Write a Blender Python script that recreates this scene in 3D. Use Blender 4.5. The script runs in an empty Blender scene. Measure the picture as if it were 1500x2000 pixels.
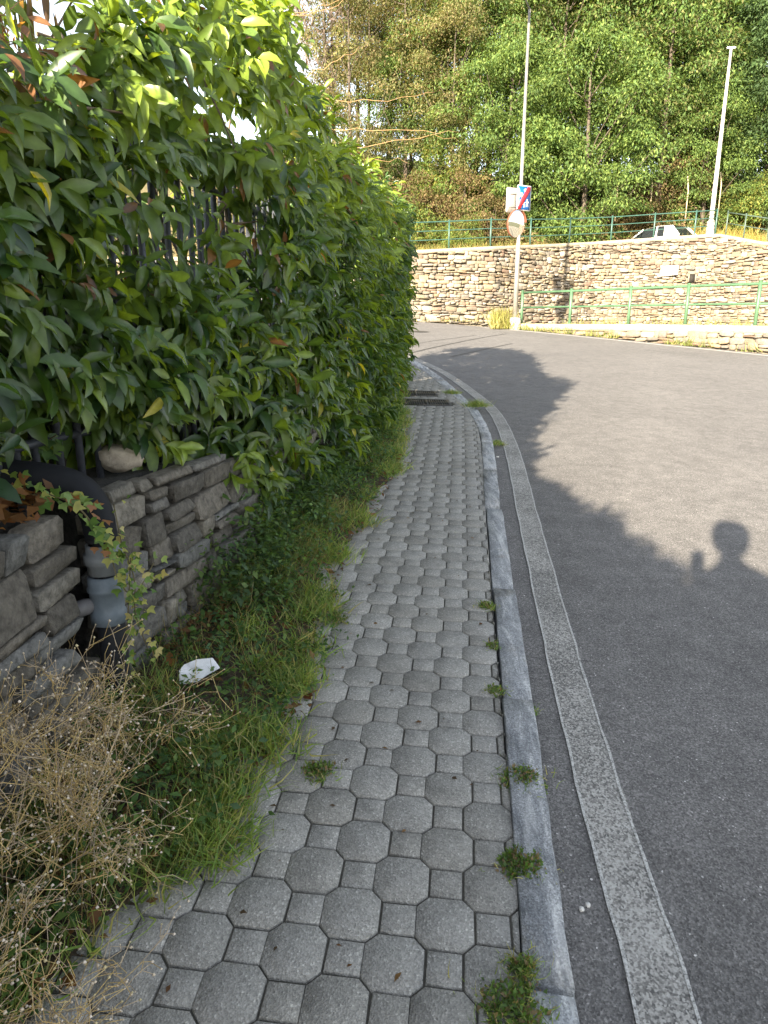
import bpy, math, random
import numpy as np
from mathutils import Vector, Matrix
R = np.random.default_rng(7); random.seed(7)
S = bpy.context.scene; COL = S.collection

# ------------------------------------------------------------------ camera, sky, sun, exposure
F, TH, HC, SX, SY = 1325.0, math.radians(15), 1.55, -.022, .071
cam = bpy.data.cameras.new('camera'); co = bpy.data.objects.new('camera', cam); COL.objects.link(co)
co.location = (0, 0, HC); co.rotation_euler = (math.radians(75), 0, 0)
cam.sensor_fit = 'VERTICAL'; cam.sensor_height = 36; cam.lens = 36 * F / 2000
cam.clip_start = .02; cam.clip_end = 3000
S.camera = co
SUN = Vector((.4187, .8614, -.2875)).normalized()
W = bpy.data.worlds.new('World'); S.world = W; W.use_nodes = True
nt = W.node_tree; bg = nt.nodes['Background']
sk = nt.nodes.new('ShaderNodeTexSky'); sk.sky_type = 'NISHITA'; sk.sun_disc = False
sk.sun_elevation = math.asin(-SUN.z); sk.sun_rotation = math.atan2(-SUN.x, -SUN.y)
sk.air_density = 1.0; sk.dust_density = .6; sk.ozone_density = 1.0
hs = nt.nodes.new('ShaderNodeHueSaturation'); hs.inputs['Saturation'].default_value = .42
nt.links.new(sk.outputs[0], hs.inputs['Color']); nt.links.new(hs.outputs[0], bg.inputs[0]); bg.inputs[1].default_value = .087
sl = bpy.data.lights.new('sun', 'SUN'); sl.energy = 5; sl.angle = math.radians(.6); sl.color = (1, .87, .68)
so = bpy.data.objects.new('sun', sl); COL.objects.link(so); so.rotation_euler = SUN.to_track_quat('-Z', 'Y').to_euler()
S.view_settings.view_transform = 'Standard'; S.view_settings.look = 'None'
S.view_settings.exposure = 2.6; S.view_settings.gamma = 1; S.view_settings.use_curve_mapping = False

# ------------------------------------------------------------------ small tools
def G(x, y): return SX * np.asarray(x) + SY * np.asarray(y)          # pavement plane
RD = .07
CT, ST = math.cos(TH), math.sin(TH)
def ray(u, v):
    X, Y = (u - 750) / F, (v - 1000) / F
    return np.array([X, CT - Y * ST, -ST - Y * CT])
def aty(u, v, y):
    d = ray(u, v); return d * y / d[1] + np.array([0, 0, HC])
def gnd(u, v, dz=0):
    d = ray(u, v); t = -(HC - dz) / (d[2] - SX * d[0] - SY * d[1]); return d * t + np.array([0, 0, HC])
def pxl(P):
    P = np.asarray(P, float) - [0, 0, HC]; d = P[..., 1] * CT - P[..., 2] * ST; up = P[..., 1] * ST + P[..., 2] * CT
    d = np.where(np.abs(d) < 1e-6, 1e-6, d)
    return 750 + F * P[..., 0] / d, 1000 - F * up / d, d
def nrm(a): return a / np.maximum(np.linalg.norm(a, axis=-1, keepdims=True), 1e-9)

def link(o, parent=None):
    COL.objects.link(o)
    if parent is not None: o.parent = parent
    return o
class MB:
    def __init__(s): s.v = []; s.t = []; s.q = []; s.c = []; s.n = 0
    def add(s, V, t=None, q=None, col=None):
        V = np.asarray(V, float).reshape(-1, 3); s.v.append(V)
        if t is not None and len(t): s.t.append(np.asarray(t, int).reshape(-1, 3) + s.n)
        if q is not None and len(q): s.q.append(np.asarray(q, int).reshape(-1, 4) + s.n)
        c = np.ones((len(V), 4)); c[:, :3] = .5 if col is None else np.asarray(col)
        s.c.append(c); s.n += len(V); return s
    def mesh(s, name, mat, smooth=False):
        me = bpy.data.meshes.new(name)
        V = np.concatenate(s.v); T = np.concatenate(s.t) if s.t else np.zeros((0, 3), int); Q = np.concatenate(s.q) if s.q else np.zeros((0, 4), int)
        me.vertices.add(len(V)); me.vertices.foreach_set('co', V.ravel().astype(np.float32))
        nl = T.size + Q.size; me.loops.add(nl); me.loops.foreach_set('vertex_index', np.concatenate([T.ravel(), Q.ravel()]).astype(np.int32))
        me.polygons.add(len(T) + len(Q))
        st = np.concatenate([np.arange(len(T)) * 3, T.size + np.arange(len(Q)) * 4]).astype(np.int32)
        me.polygons.foreach_set('loop_start', st)
        a = me.color_attributes.new('col', 'FLOAT_COLOR', 'POINT'); a.data.foreach_set('color', np.concatenate(s.c).ravel().astype(np.float32))
        if smooth: me.polygons.foreach_set('use_smooth', np.ones(len(T) + len(Q), bool))
        me.update(calc_edges=True); me.materials.append(mat); return me
    def build(s, name, mat, parent=None, smooth=False, kind=None):
        o = bpy.data.objects.new(name, s.mesh(name, mat, smooth)); link(o, parent)
        if kind: o['kind'] = kind
        return o
def tube(P, r, n=6, cap=True):
    P = np.asarray(P, float); k = len(P); r = np.broadcast_to(np.asarray(r, float), (k,))
    T = nrm(np.gradient(P, axis=0)); a = np.array([0, 0, 1.]) if abs(T[:, 2]).mean() < .8 else np.array([1., 0, 0])
    U = nrm(np.cross(T, a)); Vv = np.cross(T, U); an = np.arange(n) * 2 * np.pi / n
    V = P[:, None] + r[:, None, None] * (np.cos(an)[None, :, None] * U[:, None] + np.sin(an)[None, :, None] * Vv[:, None])
    i = np.arange(k - 1)[:, None] * n; j = np.arange(n)[None]; j2 = (j + 1) % n
    q = np.stack([i + j, i + j2, i + n + j2, i + n + j], -1).reshape(-1, 4); V = V.reshape(-1, 3); t = []
    if cap:
        V = np.vstack([V, P[0], P[-1]]); c0, c1 = len(V) - 2, len(V) - 1
        t = [(c0, (m + 1) % n, m) for m in range(n)] + [(c1, (k - 1) * n + m, (k - 1) * n + (m + 1) % n) for m in range(n)]
    return V, t, q
def boxv(c, s, rz=0, M=None):
    c = np.asarray(c, float); s = np.asarray(s, float) / 2
    V = np.array([(x, y, z) for x in (-1, 1) for y in (-1, 1) for z in (-1, 1)], float) * s
    if rz: V = V @ np.array([[math.cos(rz), math.sin(rz), 0], [-math.sin(rz), math.cos(rz), 0], [0, 0, 1]])
    if M is not None: V = V @ np.asarray(M).T
    q = [(0, 1, 3, 2), (4, 6, 7, 5), (0, 4, 5, 1), (2, 3, 7, 6), (0, 2, 6, 4), (1, 5, 7, 3)]
    return V + c, None, q
def prism(poly, axis_o, ex, ey, ez, d, cm=False):
    """a flat polygon (2d) in plane ex,ey at axis_o given thickness d along ez"""
    p = np.asarray(poly, float); n = len(p); ex, ey, ez, o = map(np.asarray, (ex, ey, ez, axis_o))
    A = o + p[:, :1] * ex + p[:, 1:2] * ey; B = A + ez * d; c = B.mean(0)
    V = np.vstack([A, B, c]); t = [(2 * n, n + i, n + (i + 1) % n) for i in range(n)]
    q = [(i, (i + 1) % n, n + (i + 1) % n, n + i) for i in range(n)]
    return V, t, q
def empty(name, loc, label=None, cat=None, group=None):
    o = bpy.data.objects.new(name, None); o.empty_display_size = .1; link(o); o.location = tuple(map(float, loc))
    return tag(o, label, cat, group)
def tag(o, label=None, cat=None, group=None, kind=None):
    if label: o['label'] = label
    if cat: o['category'] = cat
    if group: o['group'] = group
    if kind: o['kind'] = kind
    return o
def rel(o, V): return np.asarray(V, float) - np.array(o.location)
def inst(name, me, parent, M):
    o = bpy.data.objects.new(name, me); link(o, parent); o.matrix_local = M; return o
def frames(d, n):
    y = nrm(d); x = nrm(np.cross(y, n)); z = np.cross(x, y); return np.stack([x, y, z], -1)      # columns
def scatter(tv, pos, Mx, scl):
    return (np.einsum('mij,kj->mki', Mx, tv) * np.asarray(scl).reshape(len(pos), 1, -1) + pos[:, None])
def scatter_add(mb, tv, tt, tq, pos, Mx, scl, col):
    V = scatter(tv, pos, Mx, scl); m, k = V.shape[:2]; off = (np.arange(m) * k)[:, None, None]
    t = (np.asarray(tt)[None] + off).reshape(-1, 3) if len(tt) else None
    q = (np.asarray(tq)[None] + off).reshape(-1, 4) if len(tq) else None
    mb.add(V.reshape(-1, 3), t, q, np.repeat(col, k, 0))
def noise2(x, y, s=1, seed=0):
    x = np.asarray(x, float) * s + seed * 7.3; y = np.asarray(y, float) * s - seed * 3.1
    return (np.sin(x * 1.7 + 1.3 * np.sin(y * 1.1)) + np.sin(y * 2.3 + 1.7 * np.sin(x * .9 + 2)) + .5 * np.sin(x * 4.1 - y * 3.3)) / 2.5
def curve_pts(P, n):
    P = np.asarray(P, float); t = np.linspace(0, len(P) - 1, n); i = np.clip(t.astype(int), 0, len(P) - 2); f = (t - i)[:, None]
    p0, p1, p2, p3 = P[np.maximum(i - 1, 0)], P[i], P[i + 1], P[np.minimum(i + 2, len(P) - 1)]
    return .5 * (2 * p1 + (p2 - p0) * f + (2 * p0 - 5 * p1 + 4 * p2 - p3) * f ** 2 + (3 * p1 - p0 - 3 * p2 + p3) * f ** 3)

# ------------------------------------------------------------------ materials
def new_mat(name):
    m = bpy.data.materials.new(name); m.use_nodes = True; N = m.node_tree.nodes; L = m.node_tree.links
    return m, N, L, N['Principled BSDF']
def node(N, t, **k):
    n = N.new('ShaderNode' + t)
    for a, v in k.items():
        if a in n.inputs.keys(): n.inputs[a].default_value = v
        else: setattr(n, a, v)
    return n
def ramp(N, L, src, stops):
    r = N.new('ShaderNodeValToRGB'); e = r.color_ramp.elements
    while len(e) < len(stops): e.new(.5)
    for k, (p, c) in enumerate(stops): e[k].position = p; e[k].color = (*((c,) * 3 if not hasattr(c, '__len__') else c), 1)
    L.new(src, r.inputs[0]); return r.outputs[0]
def mix(N, L, a, b, f=.5, bt='MIX'):
    m = N.new('ShaderNodeMix'); m.data_type = 'RGBA'; m.blend_type = bt
    for k, v in ((6, a), (7, b), (0, f)):
        if hasattr(v, 'links'): L.new(v, m.inputs[k])
        elif k: m.inputs[k].default_value = (*v, 1)
        else: m.inputs[0].default_value = v
    return m.outputs[2]
def pos(N, L, scale=1, obj=False):
    if obj: return N.new('ShaderNodeTexCoord').outputs['Object']
    return N.new('ShaderNodeNewGeometry').outputs['Position']
def noise(N, L, vec, scale, detail=4, rough=.6, dist=0):
    n = node(N, 'TexNoise', Scale=scale, Detail=detail, Roughness=rough, Distortion=dist); L.new(vec, n.inputs['Vector']); return n.outputs[0]
def bump(N, L, h, bsdf, st=.3, d=.01):
    b = node(N, 'Bump', Strength=st, Distance=d); L.new(h, b.inputs['Height']); L.new(b.outputs[0], bsdf.inputs['Normal'])

def leaf_mat(name, rough=.4, trans=.35, tint=(1.9, 1.7, .6), spec=.5):
    m, N, L, b = new_mat(name); a = node(N, 'Attribute', attribute_name='col')
    oi = N.new('ShaderNodeObjectInfo')
    n = noise(N, L, pos(N, L), 30, 2); v = ramp(N, L, n, [(.3, .8), (.7, 1.15)])
    c = mix(N, L, a.outputs[0], v, 1, 'MULTIPLY'); L.new(c, b.inputs['Base Color'])
    b.inputs['Roughness'].default_value = rough; b.inputs['Specular IOR Level'].default_value = spec
    t = N.new('ShaderNodeBsdfTranslucent'); L.new(mix(N, L, c, tint, 1, 'MULTIPLY'), t.inputs[0])
    ms = N.new('ShaderNodeMixShader'); ms.inputs[0].default_value = trans
    L.new(b.outputs[0], ms.inputs[1]); L.new(t.outputs[0], ms.inputs[2]); L.new(ms.outputs[0], N['Material Output'].inputs[0])
    return m
def attr_mat(name, rough=.8, amp=(.7, 1.25), sc=25, bst=.4, bd=.004, metal=0, spec=.3, sc2=3):
    m, N, L, b = new_mat(name); a = node(N, 'Attribute', attribute_name='col'); p = pos(N, L)
    v = ramp(N, L, noise(N, L, p, sc, 6, .7), [(.3, amp[0]), (.7, amp[1])]); v2 = ramp(N, L, noise(N, L, p, sc2, 3), [(.3, .8), (.7, 1.2)])
    c = mix(N, L, mix(N, L, a.outputs[0], v, 1, 'MULTIPLY'), v2, 1, 'MULTIPLY'); L.new(c, b.inputs['Base Color'])
    b.inputs['Roughness'].default_value = rough; b.inputs['Metallic'].default_value = metal; b.inputs['Specular IOR Level'].default_value = spec
    if bst: bump(N, L, noise(N, L, p, sc * 1.3, 5, .7), b, bst, bd)
    return m
M_LAUREL = leaf_mat('laurel leaf', .34, .42, (2.3, 2.0, .5), .6)
M_LEAF = leaf_mat('tree leaf', .6, .38, (1.7, 1.6, .6), .25)
M_GRASS = leaf_mat('grass blade', .55, .45, (1.5, 1.4, .6), .3)
M_IVY = leaf_mat('ivy leaf', .45, .3, (1.5, 1.4, .6), .4)
M_BARK = attr_mat('bark', .9, (.6, 1.3), 18, .6, .01)
M_STEM = attr_mat('dry stem', .8, (.8, 1.2), 40, 0)
M_STONE = attr_mat('wall stone', .9, (.62, 1.25), 22, .7, .012)
M_DSTONE = attr_mat('slate wall stone', .85, (.45, 1.5), 34, 1, .014, sc2=7)
M_SOIL = attr_mat('soil', 1, (.5, 1.4), 35, .9, .02)
M_PAINT = attr_mat('painted metal', .45, (.8, 1.1), 9, .05, .001, 0, .5)
M_STEEL = attr_mat('dark fence steel', .5, (.7, 1.2), 40, .1, .001, .3)
M_GALV = attr_mat('galvanised steel', .42, (.85, 1.1), 14, .05, .001, .55)
M_PLASTIC = attr_mat('plastic', .45, (.85, 1.12), 30, .05, .001)
M_CLOTH = attr_mat('cloth', .9, (.85, 1.1), 60, .1, .001)
M_CONC = attr_mat('concrete', .9, (.75, 1.15), 16, .4, .006)

def asphalt():
    m, N, L, b = new_mat('asphalt'); p = pos(N, L)
    big = ramp(N, L, noise(N, L, p, .5, 5, .65), [(.3, (.146, .139, .134)), (.7, (.184, .175, .168))])
    vo = node(N, 'TexVoronoi', Scale=190.0); L.new(p, vo.inputs['Vector'])
    sp = ramp(N, L, vo.outputs['Color'], [(.0, .35), (.5, .8), (.8, 1.15), (.93, 1.5), (.97, 3.6)])
    fine = ramp(N, L, noise(N, L, p, 90, 3, .8), [(.3, .7), (.7, 1.3)])
    mid = ramp(N, L, noise(N, L, p, 7, 5, .7), [(.3, .78), (.7, 1.18)])
    c = mix(N, L, mix(N, L, mix(N, L, big, sp, .95, 'MULTIPLY'), fine, 1, 'MULTIPLY'), mid, 1, 'MULTIPLY')
    sta = ramp(N, L, noise(N, L, p, 1.3, 6, .72), [(.32, .9), (.45, 1), (.7, 1.05)]); v3 = node(N, 'TexVoronoi', Scale=2.6); L.new(p, v3.inputs['Vector']); spot = ramp(N, L, v3.outputs['Distance'], [(.0, .55), (.035, .62), (.06, 1)]); c = mix(N, L, mix(N, L, c, sta, 1, 'MULTIPLY'), spot, .7, 'MULTIPLY')
    L.new(c, b.inputs['Base Color']); b.inputs['Roughness'].default_value = .85; b.inputs['Specular IOR Level'].default_value = .3
    bump(N, L, vo.outputs['Distance'], b, .5, .004); return m
def paving():
    m, N, L, b = new_mat('paver concrete'); p = pos(N, L); oi = N.new('ShaderNodeObjectInfo')
    base = ramp(N, L, noise(N, L, p, 1.6, 5, .6), [(.3, (.255, .246, .226)), (.7, (.325, .313, .288))])
    vo = node(N, 'TexVoronoi', Scale=210.0); L.new(p, vo.inputs['Vector'])
    sp = ramp(N, L, vo.outputs['Color'], [(.0, .35), (.4, .8), (.8, 1.25), (1, 2.4)])
    ov = ramp(N, L, oi.outputs['Random'], [(0, (.91, .9, .88)), (.5, (1, 1, 1)), (1, (1.06, 1.06, 1.06))])
    st = ramp(N, L, noise(N, L, p, 9, 5, .7), [(.28, .72), (.5, 1), (.75, 1.1)])
    c = mix(N, L, mix(N, L, mix(N, L, base, sp, .55, 'MULTIPLY'), ov, 1, 'MULTIPLY'), st, 1, 'MULTIPLY')
    L.new(c, b.inputs['Base Color']); b.inputs['Roughness'].default_value = .9; b.inputs['Specular IOR Level'].default_value = .25
    bump(N, L, vo.outputs['Distance'], b, .6, .004); return m
def granite():
    m, N, L, b = new_mat('granite kerb'); p = pos(N, L); oi = N.new('ShaderNodeObjectInfo')
    mp = N.new('ShaderNodeMapping'); mp.inputs['Scale'].default_value = (1, .18, 1); mp.inputs['Rotation'].default_value = (0, 0, math.radians(-9)); L.new(p, mp.inputs[0])
    st = noise(N, L, mp.outputs[0], 26, 6, .75, .6)
    base = ramp(N, L, st, [(.33, (.13, .138, .15)), (.46, (.23, .238, .25)), (.56, (.32, .327, .335)), (.68, (.5, .5, .5))])
    vo = node(N, 'TexVoronoi', Scale=230.0); L.new(p, vo.inputs['Vector'])
    sp = ramp(N, L, vo.outputs['Color'], [(0, .45), (.5, .95), (1, 1.7)])
    ov = ramp(N, L, oi.outputs['Random'], [(0, .82), (.5, 1.0), (1, 1.22)])
    rust = ramp(N, L, noise(N, L, p, 5, 4, .7), [(.55, (1, 1, 1)), (.75, (.75, .66, .56))])
    c = mix(N, L, mix(N, L, mix(N, L, base, sp, .8, 'MULTIPLY'), ov, 1, 'MULTIPLY'), rust, 1, 'MULTIPLY')
    mp2 = N.new('ShaderNodeMapping'); mp2.inputs['Scale'].default_value = (1, .1, 1); mp2.inputs['Rotation'].default_value = (0, 0, math.radians(-9)); L.new(p, mp2.inputs[0])
    vein = ramp(N, L, noise(N, L, mp2.outputs[0], 11, 3, .5, .3), [(.575, 0), (.59, .8), (.635, .7), (.65, 0)])
    vm_ = node(N, 'Math', operation='MULTIPLY'); L.new(vein, vm_.inputs[0]); vm_.inputs[1].default_value = .4; c = mix(N, L, c, (.55, .55, .54), vm_.outputs[0])
    L.new(c, b.inputs['Base Color']); b.inputs['Roughness'].default_value = .7; bump(N, L, vo.outputs['Distance'], b, .5, .003); return m
def worn_paint():
    m, N, L, b = new_mat('worn road paint'); p = pos(N, L)
    vo = node(N, 'TexVoronoi', Scale=170.0); L.new(p, vo.inputs['Vector'])
    w = mix(N, L, vo.outputs['Color'], noise(N, L, p, 60, 3, .8), .5)
    w2 = mix(N, L, w, noise(N, L, p, 2.2, 4, .6), .35)
    c = ramp(N, L, w2, [(.38, (.09, .086, .082)), (.48, (.2, .19, .175)), (.56, (.34, .325, .3)), (.7, (.46, .445, .415))])
    L.new(c, b.inputs['Base Color']); b.inputs['Roughness'].default_value = .8; bump(N, L, vo.outputs['Distance'], b, .4, .003); return m
M_ASPH, M_PAVE, M_GRAN, M_LINE = asphalt(), paving(), granite(), worn_paint()
def simple(name, col, rough=.6, metal=0, spec=.4):
    m, N, L, b = new_mat(name); n = ramp(N, L, noise(N, L, pos(N, L), 20, 4), [(.3, tuple(x * .85 for x in col)), (.7, tuple(min(1, x * 1.1) for x in col))])
    L.new(n, b.inputs['Base Color']); b.inputs['Roughness'].default_value = rough; b.inputs['Metallic'].default_value = metal; b.inputs['Specular IOR Level'].default_value = spec; return m

# ------------------------------------------------------------------ outlines of the place
KL = np.array([(.13, -6), (.1, -3), (.12, -1), (.2, .3), (.32, 1.2), (.37, 1.56), (.45, 2.26), (.54, 3.08), (.72, 4.62), (.88, 5.9), (1.01, 7.11), (1.065, 8.08), (1.045, 8.94), (.98, 9.75), (.83, 11.15), (.58, 13.15), (.3, 14.42), (-.15, 15.7), (-.95, 17.2), (-2.2, 18.8), (-4, 20.2), (-7, 21.7), (-14, 23.5)])
KC = curve_pts(KL, 800)
KT = nrm(np.gradient(KC, axis=0)); KN = np.stack([KT[:, 1], -KT[:, 0]], -1)          # to the road side
KS = np.r_[0, np.cumsum(np.hypot(*np.diff(KC, axis=0).T))]
def kx(y): return np.interp(y, KC[:, 1], KC[:, 0])
GE = np.array([(-.95, -6), (-.9, 0), (-.79, 1.19), (-.66, 1.45), (-.5, 1.58), (-.45, 1.85), (-.33, 2.4), (-.3, 2.75), (-.3, 3.66), (-.12, 4.5), (.08, 5.6), (.16, 6.8), (.2, 7.84), (.18, 9), (.2, 10.3), (0, 12), (-.5, 14.5), (-2, 17)])
def gex(y): return np.interp(y, GE[:, 1], GE[:, 0])
WL = np.array([(-1.3, -8), (-1.3, -2), (-1.22, 0), (-1.16, 1.3), (-1.1, 2.05), (-1.08, 2.35), (-1.03, 2.5), (-.78, 3.5), (-.62, 4.6), (-.42, 5.8), (-.22, 7.0), (-.06, 8.4), (0, 9.4), (-.05, 10.6), (-.5, 12), (-1.3, 14.3), (-3, 16.8)])   # face of the dark wall
def wx(y): return np.interp(y, WL[:, 1], WL[:, 0])
EDGE = np.array([(18, -14), (17.5, -4), (16.5, 4), (14, 11), (11.6, 15), (9.75, 17.5), (8.95, 18.7), (8.05, 19.95), (7, 21.5), (5.9, 23.05), (4.9, 24.3), (4.2, 25), (3.4, 25.9), (2, 27.2), (.4, 27.65), (-6, 26.9), (-14, 26.8), (-40, 27)])  # far road edge
EC = curve_pts(EDGE, 400)

# ------------------------------------------------------------------ setting: ground, road, pavement
def gplane(y, x): return SX * np.clip(x, -40, 40) + SY * np.clip(y, -40, 30)
xs = np.r_[-1500, -300, -80, np.linspace(-30, 30, 13), 80, 300, 1500]; ys = np.r_[-1500, -300, -80, np.linspace(-30, 40, 15), 90, 300, 1500]
X, Y = np.meshgrid(xs, ys); V = np.stack([X, Y, gplane(Y, X) - .35], -1).reshape(-1, 3); nx = len(xs)
ii, jj = np.meshgrid(np.arange(nx - 1), np.arange(len(ys) - 1)); a = (jj * nx + ii).ravel()
tag(MB().add(V, None, np.stack([a, a + 1, a + nx + 1, a + nx], -1), (.12, .12, .06)).build('ground', M_SOIL), kind='structure')
def strip(A, B, za, zb, n=1):
    """quads between two polylines of equal length"""
    A = np.asarray(A, float); B = np.asarray(B, float); k = len(A); rows = []
    for m in range(n + 1):
        f = m / n; P = A * (1 - f) + B * f; z = za * (1 - f) + zb * f; rows.append(np.c_[P, z])
    V = np.concatenate(rows); q = [(m * k + i, m * k + i + 1, (m + 1) * k + i + 1, (m + 1) * k + i) for m in range(n) for i in range(k - 1)]
    return V, None, q
ry = np.r_[np.arange(-14, 25, .75), np.linspace(25, 27.6, 14)]
ex_r = np.interp(ry, EC[:260, 1], EC[:260, 0]) if False else np.array([EC[np.argmin(np.abs(EC[:330, 1] - y)), 0] for y in ry])
L_ = np.c_[np.full(len(ry), -40.), ry]; R_ = np.c_[ex_r, ry]
tag(MB().add(*strip(L_, R_, gplane(ry, -40 + 0 * ry) - RD, G(R_[:, 0], ry) - RD, 1)).build('road', M_ASPH), kind='structure')
road = bpy.data.objects['road']
lw = np.where((KS > 4) & (KS < 26))[0]
# white edge lines (near one follows the kerb, far one follows the low wall)
NL = np.array([(.4, -6), (.38, -2), (.45, 0), (.59, 1.27), (.62, 1.64), (.69, 2.37), (.8, 3.34), (.98, 4.84), (1.21, 6.74), (1.34, 8.47), (1.31, 9.78), (1.08, 12.13), (.82, 13.6), (.5, 14.9), (0, 16.1), (-.8, 17.6), (-2.1, 19.1)])
nlc = curve_pts(NL, 160); nn = nrm(np.gradient(nlc, axis=0)); nn = np.stack([nn[:, 1], -nn[:, 0]], -1)
wob = .004 * noise2(nlc[:, 1], 0 * nlc[:, 1], 9)[:, None]
A_ = nlc + nn * wob; B_ = nlc + nn * (.152 + .004 * noise2(nlc[:, 1], 0 * nlc[:, 1], 8, 3)[:, None])
MB().add(*strip(A_, B_, G(*A_.T) - RD + .004, G(*B_.T) - RD + .004)).build('edge_line', M_LINE, road)
m_lp, N, L, b = new_mat('line border paint'); c = ramp(N, L, noise(N, L, pos(N, L), 120, 4, .8), [(.38, (.12, .115, .11)), (.5, (.4, .39, .37)), (.6, (.55, .54, .51))]); L.new(c, b.inputs['Base Color']); b.inputs['Roughness'].default_value = .8
for o_ in (0.0, .142):
    A2 = A_ + nn * o_; B2 = A2 + nn * (.009 + .003 * noise2(nlc[:, 1], 0 * nlc[:, 1], 14, 5)[:, None]); MB().add(*strip(A2, B2, G(*A2.T) - RD + .0065, G(*B2.T) - RD + .0065)).build('edge_line', m_lp, road)
fe = EC[60:330]; fn_ = nrm(np.gradient(fe, axis=0)); fn_ = np.stack([-fn_[:, 1], fn_[:, 0]], -1)
A_ = fe + fn_ * .32; B_ = fe + fn_ * .48
sel = (A_[:, 1] < 25.2) & (A_[:, 0] > 2)
lm, N, L, b = new_mat('far road paint'); c = ramp(N, L, noise(N, L, pos(N, L), 14, 5, .7), [(.3, (.2, .19, .18)), (.55, (.42, .4, .37))]); L.new(c, b.inputs['Base Color']); b.inputs['Roughness'].default_value = .8
MB().add(*strip(A_[sel], B_[sel], G(*A_[sel].T) - RD + .004, G(*B_[sel].T) - RD + .004)).build('edge_line', lm, road)
# dark strips painted on the road as shadows of overhead wires
wire_shade = simple('wire shadow paint', (.035, .034, .034), .6)
for pts, w in (([(800, 690), (860, 676), (940, 660), (990, 652)], .035), ([(880, 697), (930, 686), (1000, 671)], .03), ([(800, 673), (860, 664), (930, 655)], .02)):
    P = curve_pts([gnd(u, v, -RD)[:2] for u, v in pts], 14); t = nrm(np.gradient(P, axis=0)); n = np.stack([t[:, 1], -t[:, 0]], -1) * w
    MB().add(*strip(P - n, P + n, G(*(P - n).T) - RD + .003, G(*(P + n).T) - RD + .003)).build('wire_shadow', wire_shade, road)

# pavement bed and pavers
m_bed = attr_mat('paving joint sand', 1, (.6, 1.3), 60, .5, .004)
py = np.r_[np.arange(-6, 15, .25), np.arange(15, 17, .25)]
A_ = np.c_[np.minimum(wx(py) - .15, gex(py) - .5), py]; B_ = np.c_[kx(py) - .004, py]
pavement = tag(MB().add(*strip(A_, B_, G(*A_.T) - .0085, G(*B_.T) - .0085, 4), (.085, .08, .068)).build('pavement', m_bed), kind='structure')
PP, AL = .1206, math.radians(6.2); IV = np.array([math.cos(AL), -math.sin(AL)]) * PP; JV = np.array([math.sin(AL), math.cos(AL)]) * PP; O0 = np.array([.182, 1.634])
oa, os_ = 1.25 * PP / 2, .75 * PP / 2                  # half octagon, half flat
OCT = np.array([(oa, -os_), (oa, os_), (os_, oa), (-os_, oa), (-oa, os_), (-oa, -os_), (-os_, -oa), (os_, -oa)])
SQ = np.array([(-oa - 2 * os_, -os_), (-oa, -os_), (-oa, os_), (-oa - 2 * os_, os_)])
def clip(poly, p, n):
    out = []
    for k in range(len(poly)):
        a, b = poly[k], poly[(k + 1) % len(poly)]; da, db = np.dot(a - p, n), np.dot(b - p, n)
        if da <= 0: out.append(a)
        if da * db < 0: out.append(a + (b - a) * da / (da - db))
    return np.array(out) if len(out) > 2 else None
def inset(poly, d):
    if hasattr(d, '__len__'):
        n = len(poly); out = []
        for k in range(n):
            p0, p1, p2 = poly[k - 1], poly[k], poly[(k + 1) % n]; e1, e2 = nrm(p1 - p0), nrm(p2 - p1); n1, n2 = np.array([-e1[1], e1[0]]), np.array([-e2[1], e2[0]])
            out.append(np.linalg.solve(np.array([n1, n2]), [n1 @ p1 + d[k - 1], n2 @ p1 + d[k]]))
        return np.array(out)
    n = len(poly); out = []
    for k in range(n):
        p0, p1, p2 = poly[k - 1], poly[k], poly[(k + 1) % n]; e1, e2 = nrm(p1 - p0), nrm(p2 - p1)
        n1, n2 = np.array([-e1[1], e1[0]]), np.array([-e2[1], e2[0]]); h = n1 + n2; den = max(.35, 1 + n1 @ n2); out.append(p1 + h / den * d)
    return np.array(out)
def paver_add(mb, polys, tf, seam=False):
    for kk, (pl, gr) in enumerate(polys):
        if pl is None: continue
        ar = .5 * abs(np.sum(pl[:, 0] * np.roll(pl[:, 1], -1) - pl[:, 1] * np.roll(pl[:, 0], -1)))
        if ar < .0006: continue
        n = len(pl); se = {8: 4, 4: 1}[n] if seam and n in (8, 4) else None
        gv = np.full(n, gr); ga, gb = gv + .0034, gv + .001
        if se is not None: gv[se] = .0004; ga[se] = .0022; gb[se] = .0007
        a = inset(pl, ga); a2 = inset(pl, gb); b_ = inset(pl, gv)
        V = np.vstack([np.c_[a, np.zeros(n)], np.c_[a2, np.full(n, -.0022)], np.c_[b_, np.full(n, -.016)], [[*a.mean(0), .0002]]])
        t = [(3 * n, i, (i + 1) % n) for i in range(n)]
        q = [(i, n + i, n + (i + 1) % n, (i + 1) % n) for i in range(n)] + [(n + i, 2 * n + i, 2 * n + (i + 1) % n, n + (i + 1) % n) for i in range(n)]
        mb.add(tf(V), t, q)
def plane_M(xy, dz=0, rz=0, tx=0, ty=0):
    ex = Vector((1, 0, SX)).normalized(); ez = Vector((-SX, -SY, 1)).normalized(); ey = ez.cross(ex)
    B = Matrix((ex, ey, ez)).transposed() @ Matrix.Rotation(rz, 3, 'Z') @ Matrix.Rotation(tx, 3, 'X') @ Matrix.Rotation(ty, 3, 'Y')
    M = B.to_4x4(); M.translation = (xy[0], xy[1], float(G(*xy)) + dz); return M
GRATES = [(.45, 9.73, .6, .46), (.56, 9.02, .62, .46)]
cells = []
rot = np.array([[math.cos(AL), -math.sin(AL)], [math.sin(AL), math.cos(AL)]])
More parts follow.
